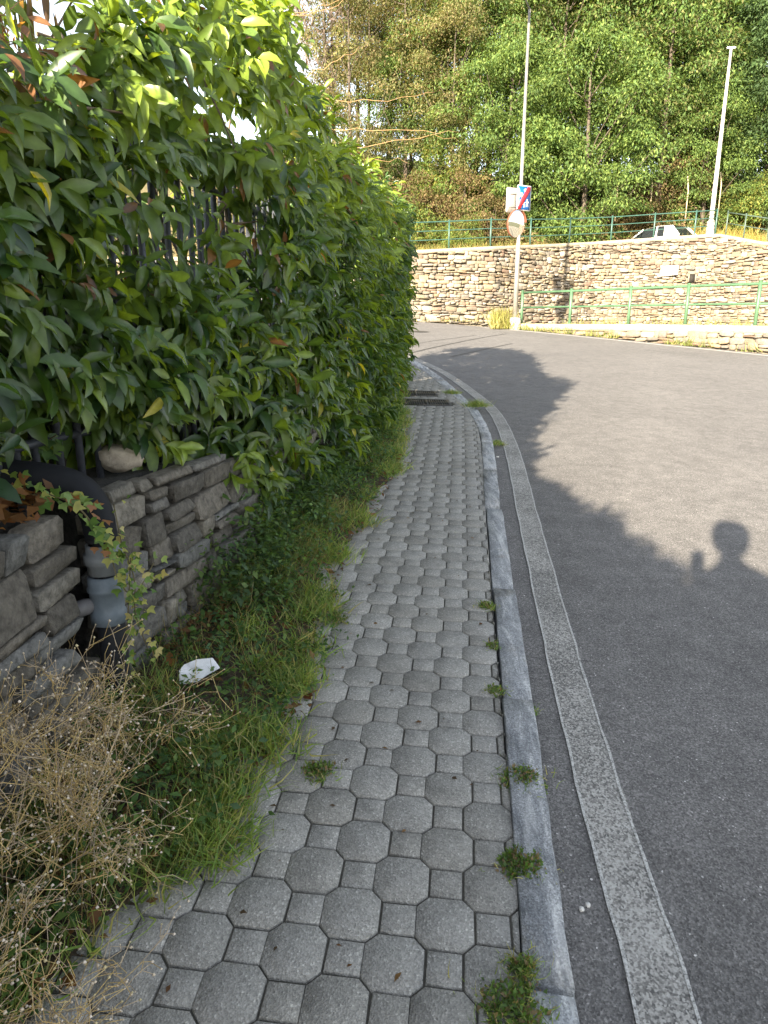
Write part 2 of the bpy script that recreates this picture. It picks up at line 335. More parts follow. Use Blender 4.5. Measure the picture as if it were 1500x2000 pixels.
for j in range(-12, 112):
    for i in range(-40, 16):
        if (i + j) % 2: continue
        c = O0 + i * IV + j * JV
        if c[1] > 15 or c[1] < .4 or c[0] < min(gex(c[1]) - .4, wx(c[1]) + .9) or c[0] < wx(c[1]) - .1 or c[0] > kx(c[1]) + .3: continue
        cells.append((c, i, j))
def dist_cam(c): return np.hypot(c[0], c[1])
cells.sort(key=lambda t: dist_cam(t[0]))
PROT = Matrix.Rotation(-AL, 3, 'Z')
shared = []
for k in range(4):
    mb = MB(); paver_add(mb, [(OCT, .0023), (SQ, .0023)], lambda V: V, True); shared.append(mb.mesh('paver', M_PAVE))
rest = MB(); npv = 0
for c, i, j in cells:
    full = True; polys = []
    for pl, gr in ((OCT, .0023), (SQ, .0023)):
        w = pl @ np.array([[math.cos(AL), -math.sin(AL)], [math.sin(AL), math.cos(AL)]]) + c
        k0 = np.argmin(np.hypot(*(KC - w.mean(0)).T)); w2 = clip(w, KC[k0] - KN[k0] * .001, KN[k0])
        for gx, gy, gw, gd in GRATES:
            if w2 is not None and abs(w2.mean(0)[0] - gx) < gw / 2 + .0 and abs(w2.mean(0)[1] - gy) < gd / 2: w2 = None; full = False
        if w2 is None or len(w2) != len(w) or np.abs(w2 - w).max() > 1e-6: full = False
        polys.append((w2, gr))
    if all(p is None for p, _ in polys): continue
    dz, tx, ty, rz = R.normal(0, .0012), R.normal(0, .006), R.normal(0, .006), R.normal(0, .008)
    if npv < 300 and c[0] > gex(c[1]) - .1:
        if full:
            M = plane_M(c, dz, -AL + rz, tx, ty); o = inst('paver', shared[npv % 4], pavement, M)
        else:
            mb = MB(); paver_add(mb, [(None if p is None else p - c, g) for p, g in polys], lambda V: V)
            if not mb.v: continue
            o = inst('paver', mb.mesh('paver', M_PAVE), pavement, plane_M(c, dz, rz * .3, tx, ty))
        npv += 1
    else:
        M = np.array(plane_M(c, dz, 0, tx, ty)); paver_add(rest, [(None if p is None else p - c, g) for p, g in polys], lambda V: V @ M[:3, :3].T + M[:3, 3])
rest.build('paving', M_PAVE, pavement, kind='stuff')

# kerb stones
kerb = None
brk = [-2.0, -1.0, .1]
yb = [-4.2, -3, -1.8, -.6, .5, 1.24, 2.36, 3.38, 4.72, 5.75, 6.78, 7.6, 8.62, 9.9, 11.2, 12.5, 13.8, 15.2, 16.6, 18.2, 19.4]
sb = [np.interp(y, KC[:, 1], KS) for y in yb]
km = MB()
ksel = np.where((KS >= sb[0]) & (KS <= sb[-1]))[0][::3]
A_ = KC[ksel] + KN[ksel] * .01; B_ = KC[ksel] + KN[ksel] * .1
kerb = tag(km.add(*strip(A_, B_, G(*A_.T) - .05, G(*B_.T) - .05), (.06, .06, .06)).build('kerb', m_bed), kind='structure')
for k in range(len(sb) - 1):
    if yb[k] == 8.62 and False: continue
    s0, s1 = sb[k] + .01, sb[k + 1] - .01
    if abs(yb[k] - 8.62) < .01: s0 += .14
    n = 9; s = np.linspace(s0, s1, n); Cx = np.stack([np.interp(s, KS, KC[:, 0]), np.interp(s, KS, KC[:, 1])], -1); Cx = Cx[:1] + (Cx[-1:] - Cx[:1]) * np.linspace(0, 1, n)[:, None]; Nn = nrm(np.stack([np.interp(s, KS, KN[:, 0]), np.interp(s, KS, KN[:, 1])], -1))
    tn_ = nrm(Cx[-1] - Cx[0]); Nn = np.tile([tn_[1], -tn_[0]], (n, 1)); off = R.normal(0, .005); dz = R.normal(.004, .006); tl = R.normal(0, .008)
    prof = [(0, -.12), (0, -.003), (.003, 0), (.108, .0), (.112, -.004), (.118, -RD - .0), (.119, -.16)]
    wf = 1 + .35 * np.clip((Cx[:, 1] - 8) / 3, 0, 1)
    rows = []
    for m in range(n):
        e = 1 if 0 < m < n - 1 else .97
        for (a, z) in prof:
            jx, jz = (R.normal(0, .0022), R.normal(0, .0015)) if z > -.1 else (0, 0)
            p = Cx[m] + Nn[m] * (a * wf[m] + off + jx); rows.append((p[0], p[1], float(G(*p)) + z + dz * (z > -.05) + tl * (m / n - .5) * (z > -.05) + jz - (.004 if e < 1 and z > -.05 else 0)))
    V = np.array(rows); P = len(prof); q = [(m * P + i, m * P + i + 1, (m + 1) * P + i + 1, (m + 1) * P + i) for m in range(n - 1) for i in range(P - 1)]
    caps = [(0, i + 1, i) for i in range(1, P - 1)] + [((n - 1) * P, (n - 1) * P + i, (n - 1) * P + i + 1) for i in range(1, P - 1)]
    ctr = V.mean(0); o = MB().add(V - ctr, caps, q).build('kerb_stone', M_GRAN, kerb); o.location = ctr

# soil verge between pavers and wall
vy = np.arange(-4, 14, .12); A_ = np.c_[wx(vy) - .12, vy]; B_ = np.c_[gex(vy) + .02 + .05 * noise2(vy, 0 * vy, 5), vy]
V, _, q = strip(A_, B_, G(*A_.T), G(*B_.T), 7); k = len(vy); f = np.repeat(np.arange(8) / 7, k)
V[:, 2] += .05 * np.clip(1 - f, 0, 1) ** .7 + .012 * noise2(V[:, 0], V[:, 1], 9) * (f < .95) + .004 - .02 * (f > .99)
tag(MB().add(V, None, q, (.075, .058, .04)).build('verge_soil', M_SOIL, smooth=True), kind='structure')

# garden terrace behind the dark wall
ty_ = np.arange(-10, 13, .5); A_ = np.c_[np.full(len(ty_), -40.), ty_]; B_ = np.c_[wx(ty_) - .33, ty_]
zt = np.interp(ty_, [-10, 0, 3, 5, 7, 10, 13], [.7, .92, .95, .92, .8, .85, 1.0])
tag(MB().add(*strip(A_, B_, zt, zt, 6), (.06, .07, .03)).build('garden_terrace', M_SOIL), kind='structure')

# ------------------------------------------------------------------ stone walls
def stone_variant(seed, mat):
    r = np.random.default_rng(seed); n = 8
    if mat.name.startswith('slate'):
        k = r.uniform(.40, .47, 4); e = .5
        base = np.array([(-e, -k[0] + .06), (-k[0], -e), (k[1], -e), (e, -k[1] + .06), (e, k[2] - .06), (k[2], e), (-k[3], e), (-e, k[3] - .06)]) + r.normal(0, .03, (n, 2)); sl_ = r.uniform(-.12, .12); base[:, 1] += sl_ * base[:, 0]; base = np.clip(base, -.53, .53); tx_, ty_ = r.normal(0, .16, 2)
        V = np.vstack([np.c_[base[:, 0], np.zeros(n), base[:, 1]], np.c_[base[:, 0], -.93 + tx_ * base[:, 0] + ty_ * base[:, 1] + r.normal(0, .05, n), base[:, 1]], np.c_[base[:, 0] * .985, -1 + tx_ * base[:, 0] + ty_ * base[:, 1] + r.normal(0, .06, n), base[:, 1] * .965], [[r.normal(0, .15), -1.03, r.normal(0, .15)]]])
        t = [(3 * n, 2 * n + i, 2 * n + (i + 1) % n) for i in range(n)]
        return V, t, [(m * n + i, m * n + (i + 1) % n, (m + 1) * n + (i + 1) % n, (m + 1) * n + i) for m in range(2) for i in range(n)]
    base = np.array([(-.5, -.32), (-.36, -.5), (.36, -.5), (.5, -.32), (.5, .32), (.36, .5), (-.36, .5), (-.5, .32)]) + r.normal(0, .035, (n, 2)); base = np.clip(base, -.52, .52)
    V = np.vstack([np.c_[base[:, 0], np.zeros(n), base[:, 1]], np.c_[base[:, 0], np.full(n, -.7) + r.normal(0, .06, n), base[:, 1]], np.c_[base[:, 0] * .86, -1 + r.normal(0, .12, n), base[:, 1] * .8], [[r.normal(0, .1), -1.1, r.normal(0, .1)]]])
    t = [(3 * n, 2 * n + i, 2 * n + (i + 1) % n) for i in range(n)]
    q = [(m * n + i, m * n + (i + 1) % n, (m + 1) * n + (i + 1) % n, (m + 1) * n + i) for m in range(2) for i in range(n)]
    return V, t, q
def stone_wall(owner, path, zb, zt, hmin, hmax, lmin, lmax, dep, cols, mat, nmax=300, seed=1, score=None, skip=None, gap=.012, var=7):
    """courses of separate stones along a path; local y of a stone points into the wall, faces look to the left-hand side normal"""
    r = np.random.default_rng(seed); path = np.asarray(path, float); sl = np.r_[0, np.cumsum(np.hypot(*np.diff(path, axis=0).T))]
    vs = [stone_variant(seed * 50 + k, mat) for k in range(var)]
    out = []
    zlo, zhi = min(zb(s) for s in np.linspace(0, sl[-1], 30)), max(zt(s) for s in np.linspace(0, sl[-1], 30)); z = zlo - .05
    while z < zhi:
        h = r.uniform(hmin, hmax); s = -r.uniform(0, lmax)
        while s < sl[-1]:
            l = r.uniform(lmin, lmax) * (1 if r.random() > .15 else .55); sc = s + l / 2
            if 0 <= sc <= sl[-1]:
                zc = z + h / 2; b0, t0 = zb(sc), zt(sc); zz0, zz1 = max(z, b0), min(z + h, t0)
                if r.random() < .12 and zz1 - zz0 > .6 * h:                  # two thin ones
                    m = (zz0 + zz1) / 2; spans = [(zz0, m), (m, zz1)]
                else: spans = [(zz0, zz1)]
                for a, b_ in spans:
                    if b_ - a > .35 * min(h, .1) and not (skip and skip(sc, (a + b_) / 2)): out.append((sc, (a + b_) / 2, l - gap * r.uniform(.5, 2), (b_ - a) - gap * r.uniform(.4, 1.6), (r.uniform(.85, 1.12) if mat.name.startswith('slate') else r.uniform(.6, 1.3)) * dep))
            s += l
        z += h
    items = []
    for sc, zc, l, h, d in out:
        x, y = np.interp(sc, sl, path[:, 0]), np.interp(sc, sl, path[:, 1]); k = min(np.searchsorted(sl, sc, 'right') - 1, len(path) - 2); t = nrm(path[k + 1] - path[k]); ang = math.atan2(t[1], t[0])
        ru = 0 if mat.name.startswith('slate') else 1; items.append((x, y, zc + ru * r.normal(0, .018), l * (1 + ru * r.normal(0, .08)), h * (1 + ru * r.normal(.03, .2)), d, ang + r.normal(0, .02), r.normal(0, .03 + .05 * ru), r.integers(var), cols[r.integers(len(cols))] * r.uniform(.8, 1.2)))
    if score: items.sort(key=score)
    rest = MB(); cache = {}
    for n, (x, y, zc, l, h, d, ang, tl, kv, cc) in enumerate(items):
        V, t, q = vs[kv]; Mm = Matrix.Translation((x, y, zc)) @ Matrix.Rotation(ang, 4, 'Z') @ Matrix.Rotation(tl, 4, 'Y')
        if n < nmax:
            ck = (kv, int(n % 9))
            if ck not in cache: cache[ck] = MB().add(V, t, q, cc).mesh('stone', mat)
            o = inst('stone', cache[ck], owner, Matrix.Translation(-Vector(owner.location)) @ Mm @ Matrix.Diagonal((l, d, h, 1)))
        else:
            A = np.array(Mm); rest.add(rel(owner, (V * [l, d, h]) @ A[:3, :3].T + A[:3, 3]), t, q, cc)
    if rest.v: rest.build('stonework', mat, owner, kind='stuff')
# far big wall: pale rubble with a coping
FW = np.array([(-16, 26.6), (-6, 27.0), (.5, 28.0), (4.3, 29.2), (7, 31.4), (9.6, 33.0), (15.2, 33.2), (16.4, 31), (22, 27)])
fsl = np.r_[0, np.cumsum(np.hypot(*np.diff(FW, axis=0).T))]
FTX = np.array([-16, -6, .8, 4.3, 9.3, 15.2, 16.4, 22]); 
def wall_top(v, p): return aty(750, v, p)[2]
ft_s = [fsl[0], fsl[1], fsl[2], fsl[3], fsl[5], fsl[6], fsl[7], fsl[8]]
ft_z = [3.9, 4.1, aty(750, 497, 28)[2], aty(750, 488, 29.2)[2], aty(750, 478, 33)[2], aty(750, 462, 33.2)[2], aty(750, 480, 31)[2], aty(750, 480, 31)[2] - .6]
def f_top(s): return float(np.interp(s, ft_s, ft_z))
def f_bot(s):
    x, y = np.interp(s, fsl, FW[:, 0]), np.interp(s, fsl, FW[:, 1]); return float(G(x, min(y, 28))) - .1 if x < 5 else float(np.interp(x, [5, 7], [1.75, 1.7]))
FL = lambda s: np.array([np.interp(s, fsl, FW[:, 0]), np.interp(s, fsl, FW[:, 1])])
far_wall = empty('stone_retaining_wall', (4, 29, 1.7), 'tall pale rubble stone retaining wall across the road', 'stone wall')
ss = np.linspace(0, fsl[-1], 60); P = np.array([FL(s) for s in ss]); T = nrm(np.gradient(P, axis=0)); Nn = np.stack([-T[:, 1], T[:, 0]], -1)
fr = P + Nn * .06; bk = P + Nn * .5; zt_ = np.array([f_top(s) for s in ss]); zb_ = np.array([f_bot(s) for s in ss]) - .3
n = len(ss); V = np.concatenate([np.c_[fr, zb_], np.c_[fr, zt_], np.c_[bk, zt_], np.c_[bk, zb_]])
q = [(r0 * n + i, r0 * n + i + 1, (r0 + 1) * n + i + 1, (r0 + 1) * n + i) for r0 in range(3) for i in range(n - 1)]
MB().add(rel(far_wall, V), None, q, (.16, .135, .1)).build('wall_core', M_CONC, far_wall)
fa = P - Nn * .03; fb = P + Nn * .42; V = np.concatenate([np.c_[fa, zt_ - .02], np.c_[fa, zt_ + .13], np.c_[fb, zt_ + .13], np.c_[fb, zt_ - .02]])
q += [(3 * n + i, 3 * n + i + 1, i + 1, i) for i in range(n - 1)]
MB().add(rel(far_wall, V), None, q, (.25, .215, .16)).build('coping', M_CONC, far_wall)
FC = [np.array(c) * np.array([.43, .42, .415]) for c in [(.42, .36, .26), (.46, .40, .30), (.36, .31, .23), (.40, .33, .24), (.50, .45, .36), (.33, .28, .22), (.44, .34, .22), (.38, .27, .2), (.42, .39, .33), (.3, .27, .23), (.48, .40, .26), (.55, .5, .42)]]
hole_c = aty(1352, 541, 33.0)
stone_wall(far_wall, P, lambda s: f_bot(s), lambda s: f_top(s) - .01, .06, .19, .14, .5, .1, FC, M_STONE, 300, 3,
           score=lambda t: (abs(t[0] - 7) > 9.0) * 100 - t[3] * t[4] * (1000 / t[1] ** 2) + (0 if t[2] > 1.9 else 50), skip=lambda s, z: np.hypot(FL(s)[0] - hole_c[0], (z - hole_c[2]) * .7) < .2)
# low wall beside the road with a concrete coping
LWp = np.array([(16, 8), (13.8, 12), (11.7, 15.4), (9.95, 17.75), (9.1, 19), (8.2, 20.2), (7.2, 21.7), (6.1, 23.2), (5.1, 24.4), (4.45, 25.1)])[::-1]
low_wall = empty('low_stone_wall', (8, 20.5, 1.2), 'low rubble wall with concrete coping along the far road edge', 'stone wall')
lws = np.r_[0, np.cumsum(np.hypot(*np.diff(LWp, axis=0).T))]
ss = np.linspace(0, lws[-1], 40); P2 = np.stack([np.interp(ss, lws, LWp[:, 0]), np.interp(ss, lws, LWp[:, 1])], -1); T = nrm(np.gradient(P2, axis=0)); N2 = np.stack([-T[:, 1], T[:, 0]], -1)
lz = np.interp(P2[:, 1], [8, 16, 18.5, 20.3, 22, 25.1], [1.35, 1.6, 1.67, 1.71, 1.73, 1.78]) ; gz = G(*P2.T) - RD
n = len(ss); 
def wall_solid(fr, bk, zlo, zhi):
    k = len(fr); V = np.concatenate([np.c_[fr, zlo], np.c_[fr, zhi], np.c_[bk, zhi], np.c_[bk, zlo]])
    q = [(r0 * k + i, r0 * k + i + 1, ((r0 + 1) % 4) * k + i + 1, ((r0 + 1) % 4) * k + i) for r0 in range(4) for i in range(k - 1)]
    return V, None, q + [(0, k, 2 * k, 3 * k), (k - 1, 4 * k - 1, 3 * k - 1, 2 * k - 1)]
def sv(w): w_ = list(w); return w_
V, t, q = wall_solid(P2 + N2 * .06, P2 + N2 * .4, gz - .3, lz - .2); MB().add(rel(low_wall, V), None, q, (.16, .135, .1)).build('wall_core', M_CONC, low_wall)
V, t, q = wall_solid(P2 - N2 * .02, P2 + N2 * .45, lz - .2, lz); MB().add(rel(low_wall, V), None, q, (.3, .26, .19)).build('coping', M_CONC, low_wall)
stone_wall(low_wall, P2, lambda s: float(np.interp(s, ss, gz)), lambda s: float(np.interp(s, ss, lz)) - .2, .1, .2, .18, .5, .09, FC, M_STONE, 160, 5, score=lambda t: -t[1])
# ramp ground between low wall and big wall
A_ = P2[:, :] + N2 * .4; idx = np.linspace(0, 1, n); B_ = np.stack([np.interp(idx, [0, .25, .5, 1], [5, 9.6, 15.2, 24]), np.interp(idx, [0, .25, .5, 1], [29.9, 33.2, 33.4, 26])], -1)
tag(MB().add(*strip(A_, B_, lz - .06, np.full(n, 1.72), 4), (.3, .27, .2)).build('ramp', M_SOIL), kind='structure')

# dark slate wall beside the pavement
slate_wall = empty('slate_wall', (-1.05, 2.4, .2), 'dark slate dry stone wall under the laurel hedge', 'stone wall')
DC = [np.array(c) * [1.32, 1.24, 1.12] for c in [(.085, .083, .08), (.1, .1, .1), (.115, .112, .105), (.075, .072, .068), (.13, .125, .115), (.095, .09, .083), (.11, .115, .12)]]
wy = np.r_[np.arange(-4, 2.1, .1), 2.13]; wy2 = np.r_[2.34, np.arange(2.5, 11.3, .1)]
for seg, (yy, seed) in enumerate(((wy, 11), (wy2, 12))):
    Pw = np.stack([wx(yy), yy], -1); T = nrm(np.gradient(Pw, axis=0)); Nw = np.stack([-T[:, 1], T[:, 0]], -1)
    wt = np.interp(yy, [-4, 1.9, 2.4, 3.2, 4.2, 6, 9, 11], [.9, .985, 1.0, .97, .93, .86, .82, .9]); wb = G(*Pw.T) - .05
    V, t, q = wall_solid(Pw + Nw * .05, Pw + Nw * .34, wb - .2, wt - .015); MB().add(rel(slate_wall, V), None, q, (.035, .033, .03)).build('wall_core', M_DSTONE, slate_wall)
    sl_ = np.r_[0, np.cumsum(np.hypot(*np.diff(Pw, axis=0).T))]
    stone_wall(slate_wall, Pw, lambda s: float(np.interp(s, sl_, wb)), lambda s: float(np.interp(s, sl_, wt)), (.06, .15)[0], .16, .13, .36, .07, DC, M_DSTONE, 150, seed, score=lambda t: abs(t[1] - 2.4), gap=.012)
    # capping slabs
    capm = MB()

# ------------------------------------------------------------------ hedge
FX = np.array([(-1.62, -9), (-1.58, -3), (-1.5, 0), (-1.26, 1.2), (-1.1, 2), (-.9, 3), (-.6, 4), (-.41, 5), (-.2, 6), (-.03, 7), (.07, 8), (.16, 9), (.22, 9.9), (.2, 10.6), (.05, 11.2), (-.4, 11.6), (-1, 11.7)])
fsx = np.r_[0, np.cumsum(np.hypot(*np.diff(FX, axis=0).T))]
HY = [-9, -2.5, -.6, .6, 1.6, 2.5, 3.3, 4.2, 4.6, 5.4, 6.2, 7, 8, 9, 10.5, 11.7]; HZ = [2.46, 2.42, 2.3, 2.15, 2.2, 2.45, 3.02, 3.32, 3.2, 2.95, 2.84, 2.9, 3.05, 3.15, 3.15, 3.0]
def htop(y): return np.interp(y, HY, HZ)
def hbot(y): return np.interp(y, [-9, 2.5, 2.9, 3.3, 3.7, 4.6, 6, 8, 9, 11.6], [.98, 1.24, 1.06, .66, .46, .4, .5, .66, .74, .88])
BR = np.array
hedge = empty('laurel_hedge', (-.6, 5, .9), 'tall cherry laurel hedge with glossy leaves growing over the slate wall', 'hedge')
LT = np.array([(0, 0, 0), (-.72, .22, .05), (0, .22, 0), (.72, .22, .05), (-1, .48, .05), (0, .48, -.02), (1, .48, .05), (-.72, .76, -.01), (0, .76, -.06), (.72, .76, -.01), (0, 1, -.15)])
LT_t = [(0, 2, 1), (0, 3, 2), (7, 8, 10), (8, 9, 10)]; LT_q = [(1, 2, 5, 4), (2, 3, 6, 5), (4, 5, 8, 7), (5, 6, 9, 8)]
LT = LT * [.178, 1, 1]; RIB = np.array([1.5, .92, 1.4, .92, .92, 1.35, .92, .95, 1.2, .95, 1.0])[:, None]
def hedge_col(m, young_lit, brown_p):
    g = R.random((m, 1)); c = np.array([.02, .052, .018]) * (1 - g) + np.array([.068, .125, .03]) * g
    y = np.clip(young_lit[:, None], 0, 1); c = c * (1 - y) + np.array([.22, .3, .04]) * y  # lighter green for young leaves and for the sun painted on the top
    br = R.random(m) < brown_p; c[br] = np.array([.17, .085, .04]) * R.uniform(.6, 1.3, (br.sum(), 1))
    ye = R.random(m) < .006; c[ye] = (.38, .34, .05); return c
GAPS = [(215, 430, 75, 130), (150, 560, 60, 40), (60, 700, 60, 70), (40, 820, 70, 70), (250, 850, 90, 40), (140, 250, 90, 40), (90, 120, 80, 80), (330, 520, 30, 35), (190, 610, 45, 30)]
def make_shoots(n, y0, y1, kind):
    s = R.uniform(np.interp(y0, FX[:, 1], fsx), np.interp(y1, FX[:, 1], fsx) if y1 < 11.55 else fsx[-1], n)
    fx, fy = np.interp(s, fsx, FX[:, 0]), np.interp(s, fsx, FX[:, 1]); tx = np.interp(s + .05, fsx, FX[:, 0]) - np.interp(s - .05, fsx, FX[:, 0]); ty = np.interp(s + .05, fsx, FX[:, 1]) - np.interp(s - .05, fsx, FX[:, 1])
    t = nrm(np.stack([tx, ty], -1)); nrmx = np.stack([t[:, 1], -t[:, 0]], -1)
    top, bot = htop(fy), hbot(fy)
    if kind == 'inner': dep = .75 + R.normal(0, .15, n); h = bot + (np.minimum(top, 2.35) - bot) * R.random(n)
    elif kind == 'top': dep = R.uniform(.0, 1.15, n); h = np.where(fy < .9, top - np.abs(R.normal(0, .06, n)), top + R.normal(0, .08, n)) - .25 * np.clip(.35 - dep, 0, 1) / .35 * (fy > .9)
    elif kind == 'back': dep = 1.2 + R.normal(0, .12, n); h = bot + .1 + (top - bot - .1) * R.random(n)
    else:
        dep = np.abs(R.normal(0, .2, n)) * (1.0 if kind == 'face' else 1.8); u = R.random(n); h = bot + (top - bot) * u
        dep = dep + .3 * np.clip((u - .88) / .12, 0, 1) ** 2 + .12 * np.clip((.12 - u) / .12, 0, 1)
    dep = dep - .07 * noise2(s, h, 2.6) - .05 * noise2(s, h, 6, 2)
    P = np.stack([fx - nrmx[:, 0] * dep, fy - nrmx[:, 1] * dep, h], -1)
    out = np.c_[nrmx, np.full(n, .1)]
    if kind == 'top': out = np.c_[nrmx * .35, np.full(n, 1.)]
    if kind == 'back': out = np.c_[-nrmx, np.full(n, .3)]
    d = nrm(out + R.normal(0, .42, (n, 3)) + np.array([0.1, 0, 0]))
    return P, d, dep
def leaves_from(P, d, dep, per, lmin, lmax, young_lit_amt, brown):
    n = len(P); sl = R.uniform(.12, .26, n); a = nrm(np.cross(d, R.normal(0, 1, (n, 3)))); b = np.cross(d, a)
    ps, ds, ns, ls, yg = [], [], [], [], []
    yb_ = np.clip(R.normal(young_lit_amt, .3, n), 0, 1)
    for k in range(per):
        f = (k + .5) / per; an = k * 2.4 + R.uniform(-.4, .4, n); rad = np.cos(an)[:, None] * a + np.sin(an)[:, None] * b
        po = P + d * (sl * f)[:, None]; op = .95 - .45 * f
        fr_ = np.clip((po[:, 1:2] - 4.0) / 2.0, 0, 1)
        ld = nrm(d * (1 - op * .75) * (1 + .5 * fr_) + rad * op * (1 - .3 * fr_) + np.array([0, 0, -.5]) + R.normal(0, .2, (n, 3)))
        nn_ = nrm(d * (.75 - .35 * fr_) + np.array([0, -.2, .5]) * (1 - fr_) + np.array([-.1, -.5, -.1]) * np.clip((po[:, 2:3] - 1.8) / .6, 0, 1) * (po[:, 1:2] > .9) + np.array([0, 0, .8]) * fr_ - rad * .15 + R.normal(0, .3, (n, 3)))
        ps.append(po); ds.append(ld); ns.append(nn_); ls.append(R.uniform(lmin, lmax, n) * (1 - .25 * (f > .8))); yg.append(yb_ * (.35 + .65 * f))
    return map(np.concatenate, (ps, ds, ns, ls, yg))
leafpool = []; fol = MB(); P_, D_, N_, L_, Y_, E_ = [], [], [], [], [], []
for y0, y1, n, kind, per, lo, hi in ((1.0, 5.2, 1420, 'face', 10, .105, .175), (1.0, 5.2, 420, 'deep', 8, .1, .16), (5.2, 11.6, 2200, 'face', 10, .1, .16), (5.2, 11.6, 700, 'deep', 8, .09, .135), (.8, 5.8, 1500, 'inner', 8, .12, .17), (1.0, 11.6, 1300, 'top', 9, .09, .14), (.6, 11.6, 1300, 'back', 8, .1, .15), (-9, 1.0, 2600, 'face', 8, .13, .19), (-9, 1.0, 900, 'deep', 8, .13, .19), (-9, 1.0, 2400, 'top', 8, .12, .17), (-9, 1.0, 1800, 'back', 8, .14, .2)):
    P, d, dep = make_shoots(n, y0, y1, kind)
    if y0 >= .6 and kind in ('face', 'deep', 'top') and y1 < 6 or (kind == 'top'):
        u, v, dd = pxl(P); keep = np.ones(len(P), bool)
        for gx, gy, ga, gb in GAPS: keep &= ~((((u - gx) / ga) ** 2 + ((v - gy) / gb) ** 2 < 1) & (P[:, 1] > .8) & (P[:, 1] < 5) & (R.random(len(P)) < .6))
        P, d, dep = P[keep], d[keep], dep[keep]
    thin = (P[:, 1] > .8) & (P[:, 1] < 7.5) & (P[:, 2] > 1.85) & (dep > .24) & (R.random(len(P)) < .86); P, d, dep = P[~thin], d[~thin], dep[~thin]
    clump = (P[:, 1] > .8) & (noise2(P[:, 1] * 1.3, P[:, 2] * 1.3, 2.4, 6) < -.28) & (R.random(len(P)) < .6); P, d, dep = P[~clump], d[~clump], dep[~clump]
    top_amt = np.clip((P[:, 2] - 1.9) / .8, 0, 1)
    ya = .18 + .5 * top_amt * (P[:, 1] > 1) * (P[:, 1] < 8)  # sunlight painted into the colour: upper hedge leaves turn lighter
    br = np.repeat(0, 1)
    p, dl, nl, l, yg = leaves_from(P, d, dep, per, lo, hi, ya if True else 0, 0)
    P_.append(p); D_.append(dl); N_.append(nl); L_.append(l); Y_.append(yg); E_.append(np.full(len(p), kind == 'face'))
P_, D_, N_, L_, Y_, E_ = map(np.concatenate, (P_, D_, N_, L_, Y_, E_))
trim = (P_[:, 1] < .9) & (P_[:, 2] > htop(P_[:, 1]) + .02)
P_, D_, N_, L_, Y_, E_ = (q_[~trim] for q_ in (P_, D_, N_, L_, Y_, E_)); L_ = L_ * R.uniform(.72, 1.12, len(L_))
u, v, dd = pxl(P_)
bp = np.full(len(P_), .012); bp += .22 * np.exp(-(((u - 520) / 190) ** 2 + ((v - 330) / 130) ** 2)) * (noise2(u, v, .03, 4) > .25) + .35 * np.exp(-(((u - 170) / 110) ** 2 + ((v - 540) / 90) ** 2)) * (R.random(len(P_)) < .5) + .5 * np.exp(-(((u - 60) / 90) ** 2 + ((v - 60) / 70) ** 2)) * (R.random(len(P_)) < .7)
colr = hedge_col(len(P_), Y_, bp); L_ = np.where((colr[:, 0] > colr[:, 1] * 1.3), L_ * .75, L_)
Mx = frames(D_, N_); scl = np.stack([L_ * R.uniform(.82, 1.22, len(L_)) * np.interp(P_[:, 1], [3.5, 6], [1, .82]), L_, L_ * R.uniform(.2, 2.8, len(L_))], -1)
# the 300 leaves that show largest: nearest outermost ones inside the frame
okv = (dd > .5) & (u > -20) & (u < 800) & (v > -20) & (v < 1000) & E_
sc = np.where(okv, L_ / np.maximum(dd, .1) * (1 + .4 * (P_[:, 0] - np.interp(P_[:, 1], FX[:, 1], FX[:, 0]))), -1); big = np.argsort(-sc)[:300]
msk = np.ones(len(P_), bool); msk[big] = False
Vt = np.einsum('mij,mkj->mki', Mx[msk], LT[None] * scl[msk][:, None]) + P_[msk][:, None]; m, k = Vt.shape[:2]; off = (np.arange(m) * k)[:, None, None]
fol.add(rel(hedge, Vt.reshape(-1, 3)), (np.array(LT_t)[None] + off).reshape(-1, 3), (np.array(LT_q)[None] + off).reshape(-1, 4), np.repeat(colr[msk], k, 0) * np.tile(RIB, (m, 1)))
fol.build('foliage', M_LAUREL, hedge, True, 'stuff')
lcache = {}
for i in big:
    key = tuple((colr[i] * 40).round().astype(int))
    if key not in lcache: lcache[key] = MB().add(LT, LT_t, LT_q, colr[i] * RIB).mesh('leaf', M_LAUREL, True)
    A = Matrix.Identity(4)
    for r0 in range(3):
        for c0 in range(3): A[r0][c0] = Mx[i][r0, c0] * scl[i][c0]
        A[r0][3] = P_[i][r0] - hedge.location[r0]
    inst('leaf', lcache[key], hedge, A)
# branches and trunks inside
bm_ = MB()
for y in np.arange(-8, 11.2, .33):
    x = np.interp(y, FX[:, 1], FX[:, 0]) - R.uniform(.45, .75); z0 = .8; top = htop(y) - .25
    for b in range(4):
        p0 = np.array([x + R.normal(0, .05), y + R.normal(0, .1), z0]); tgt = np.array([x + min(R.normal(.1, .35), .2), y + R.normal(0, .5), top - R.uniform(0, .9)])
        mid = (p0 + tgt) / 2 + R.normal(0, .12, 3); bm_.add(*tube(rel(hedge, curve_pts([p0, mid, tgt], 7)), np.linspace(.022, .006, 7) * R.uniform(.6, 1.3), 5), (.07, .06, .05))
for y in np.arange(1.2, 5, .12):
    x = np.interp(y, FX[:, 1], FX[:, 0]) - R.uniform(.15, .5); p0 = np.array([x, y, R.uniform(1, 3)]); p1 = p0 + R.normal(0, 1, 3) * [.2, .45, .35]; bm_.add(*tube(rel(hedge, curve_pts([p0, (p0 + p1) / 2 + R.normal(0, .05, 3), p1], 5)), np.linspace(.008, .003, 5), 4), (.13, .1, .075))
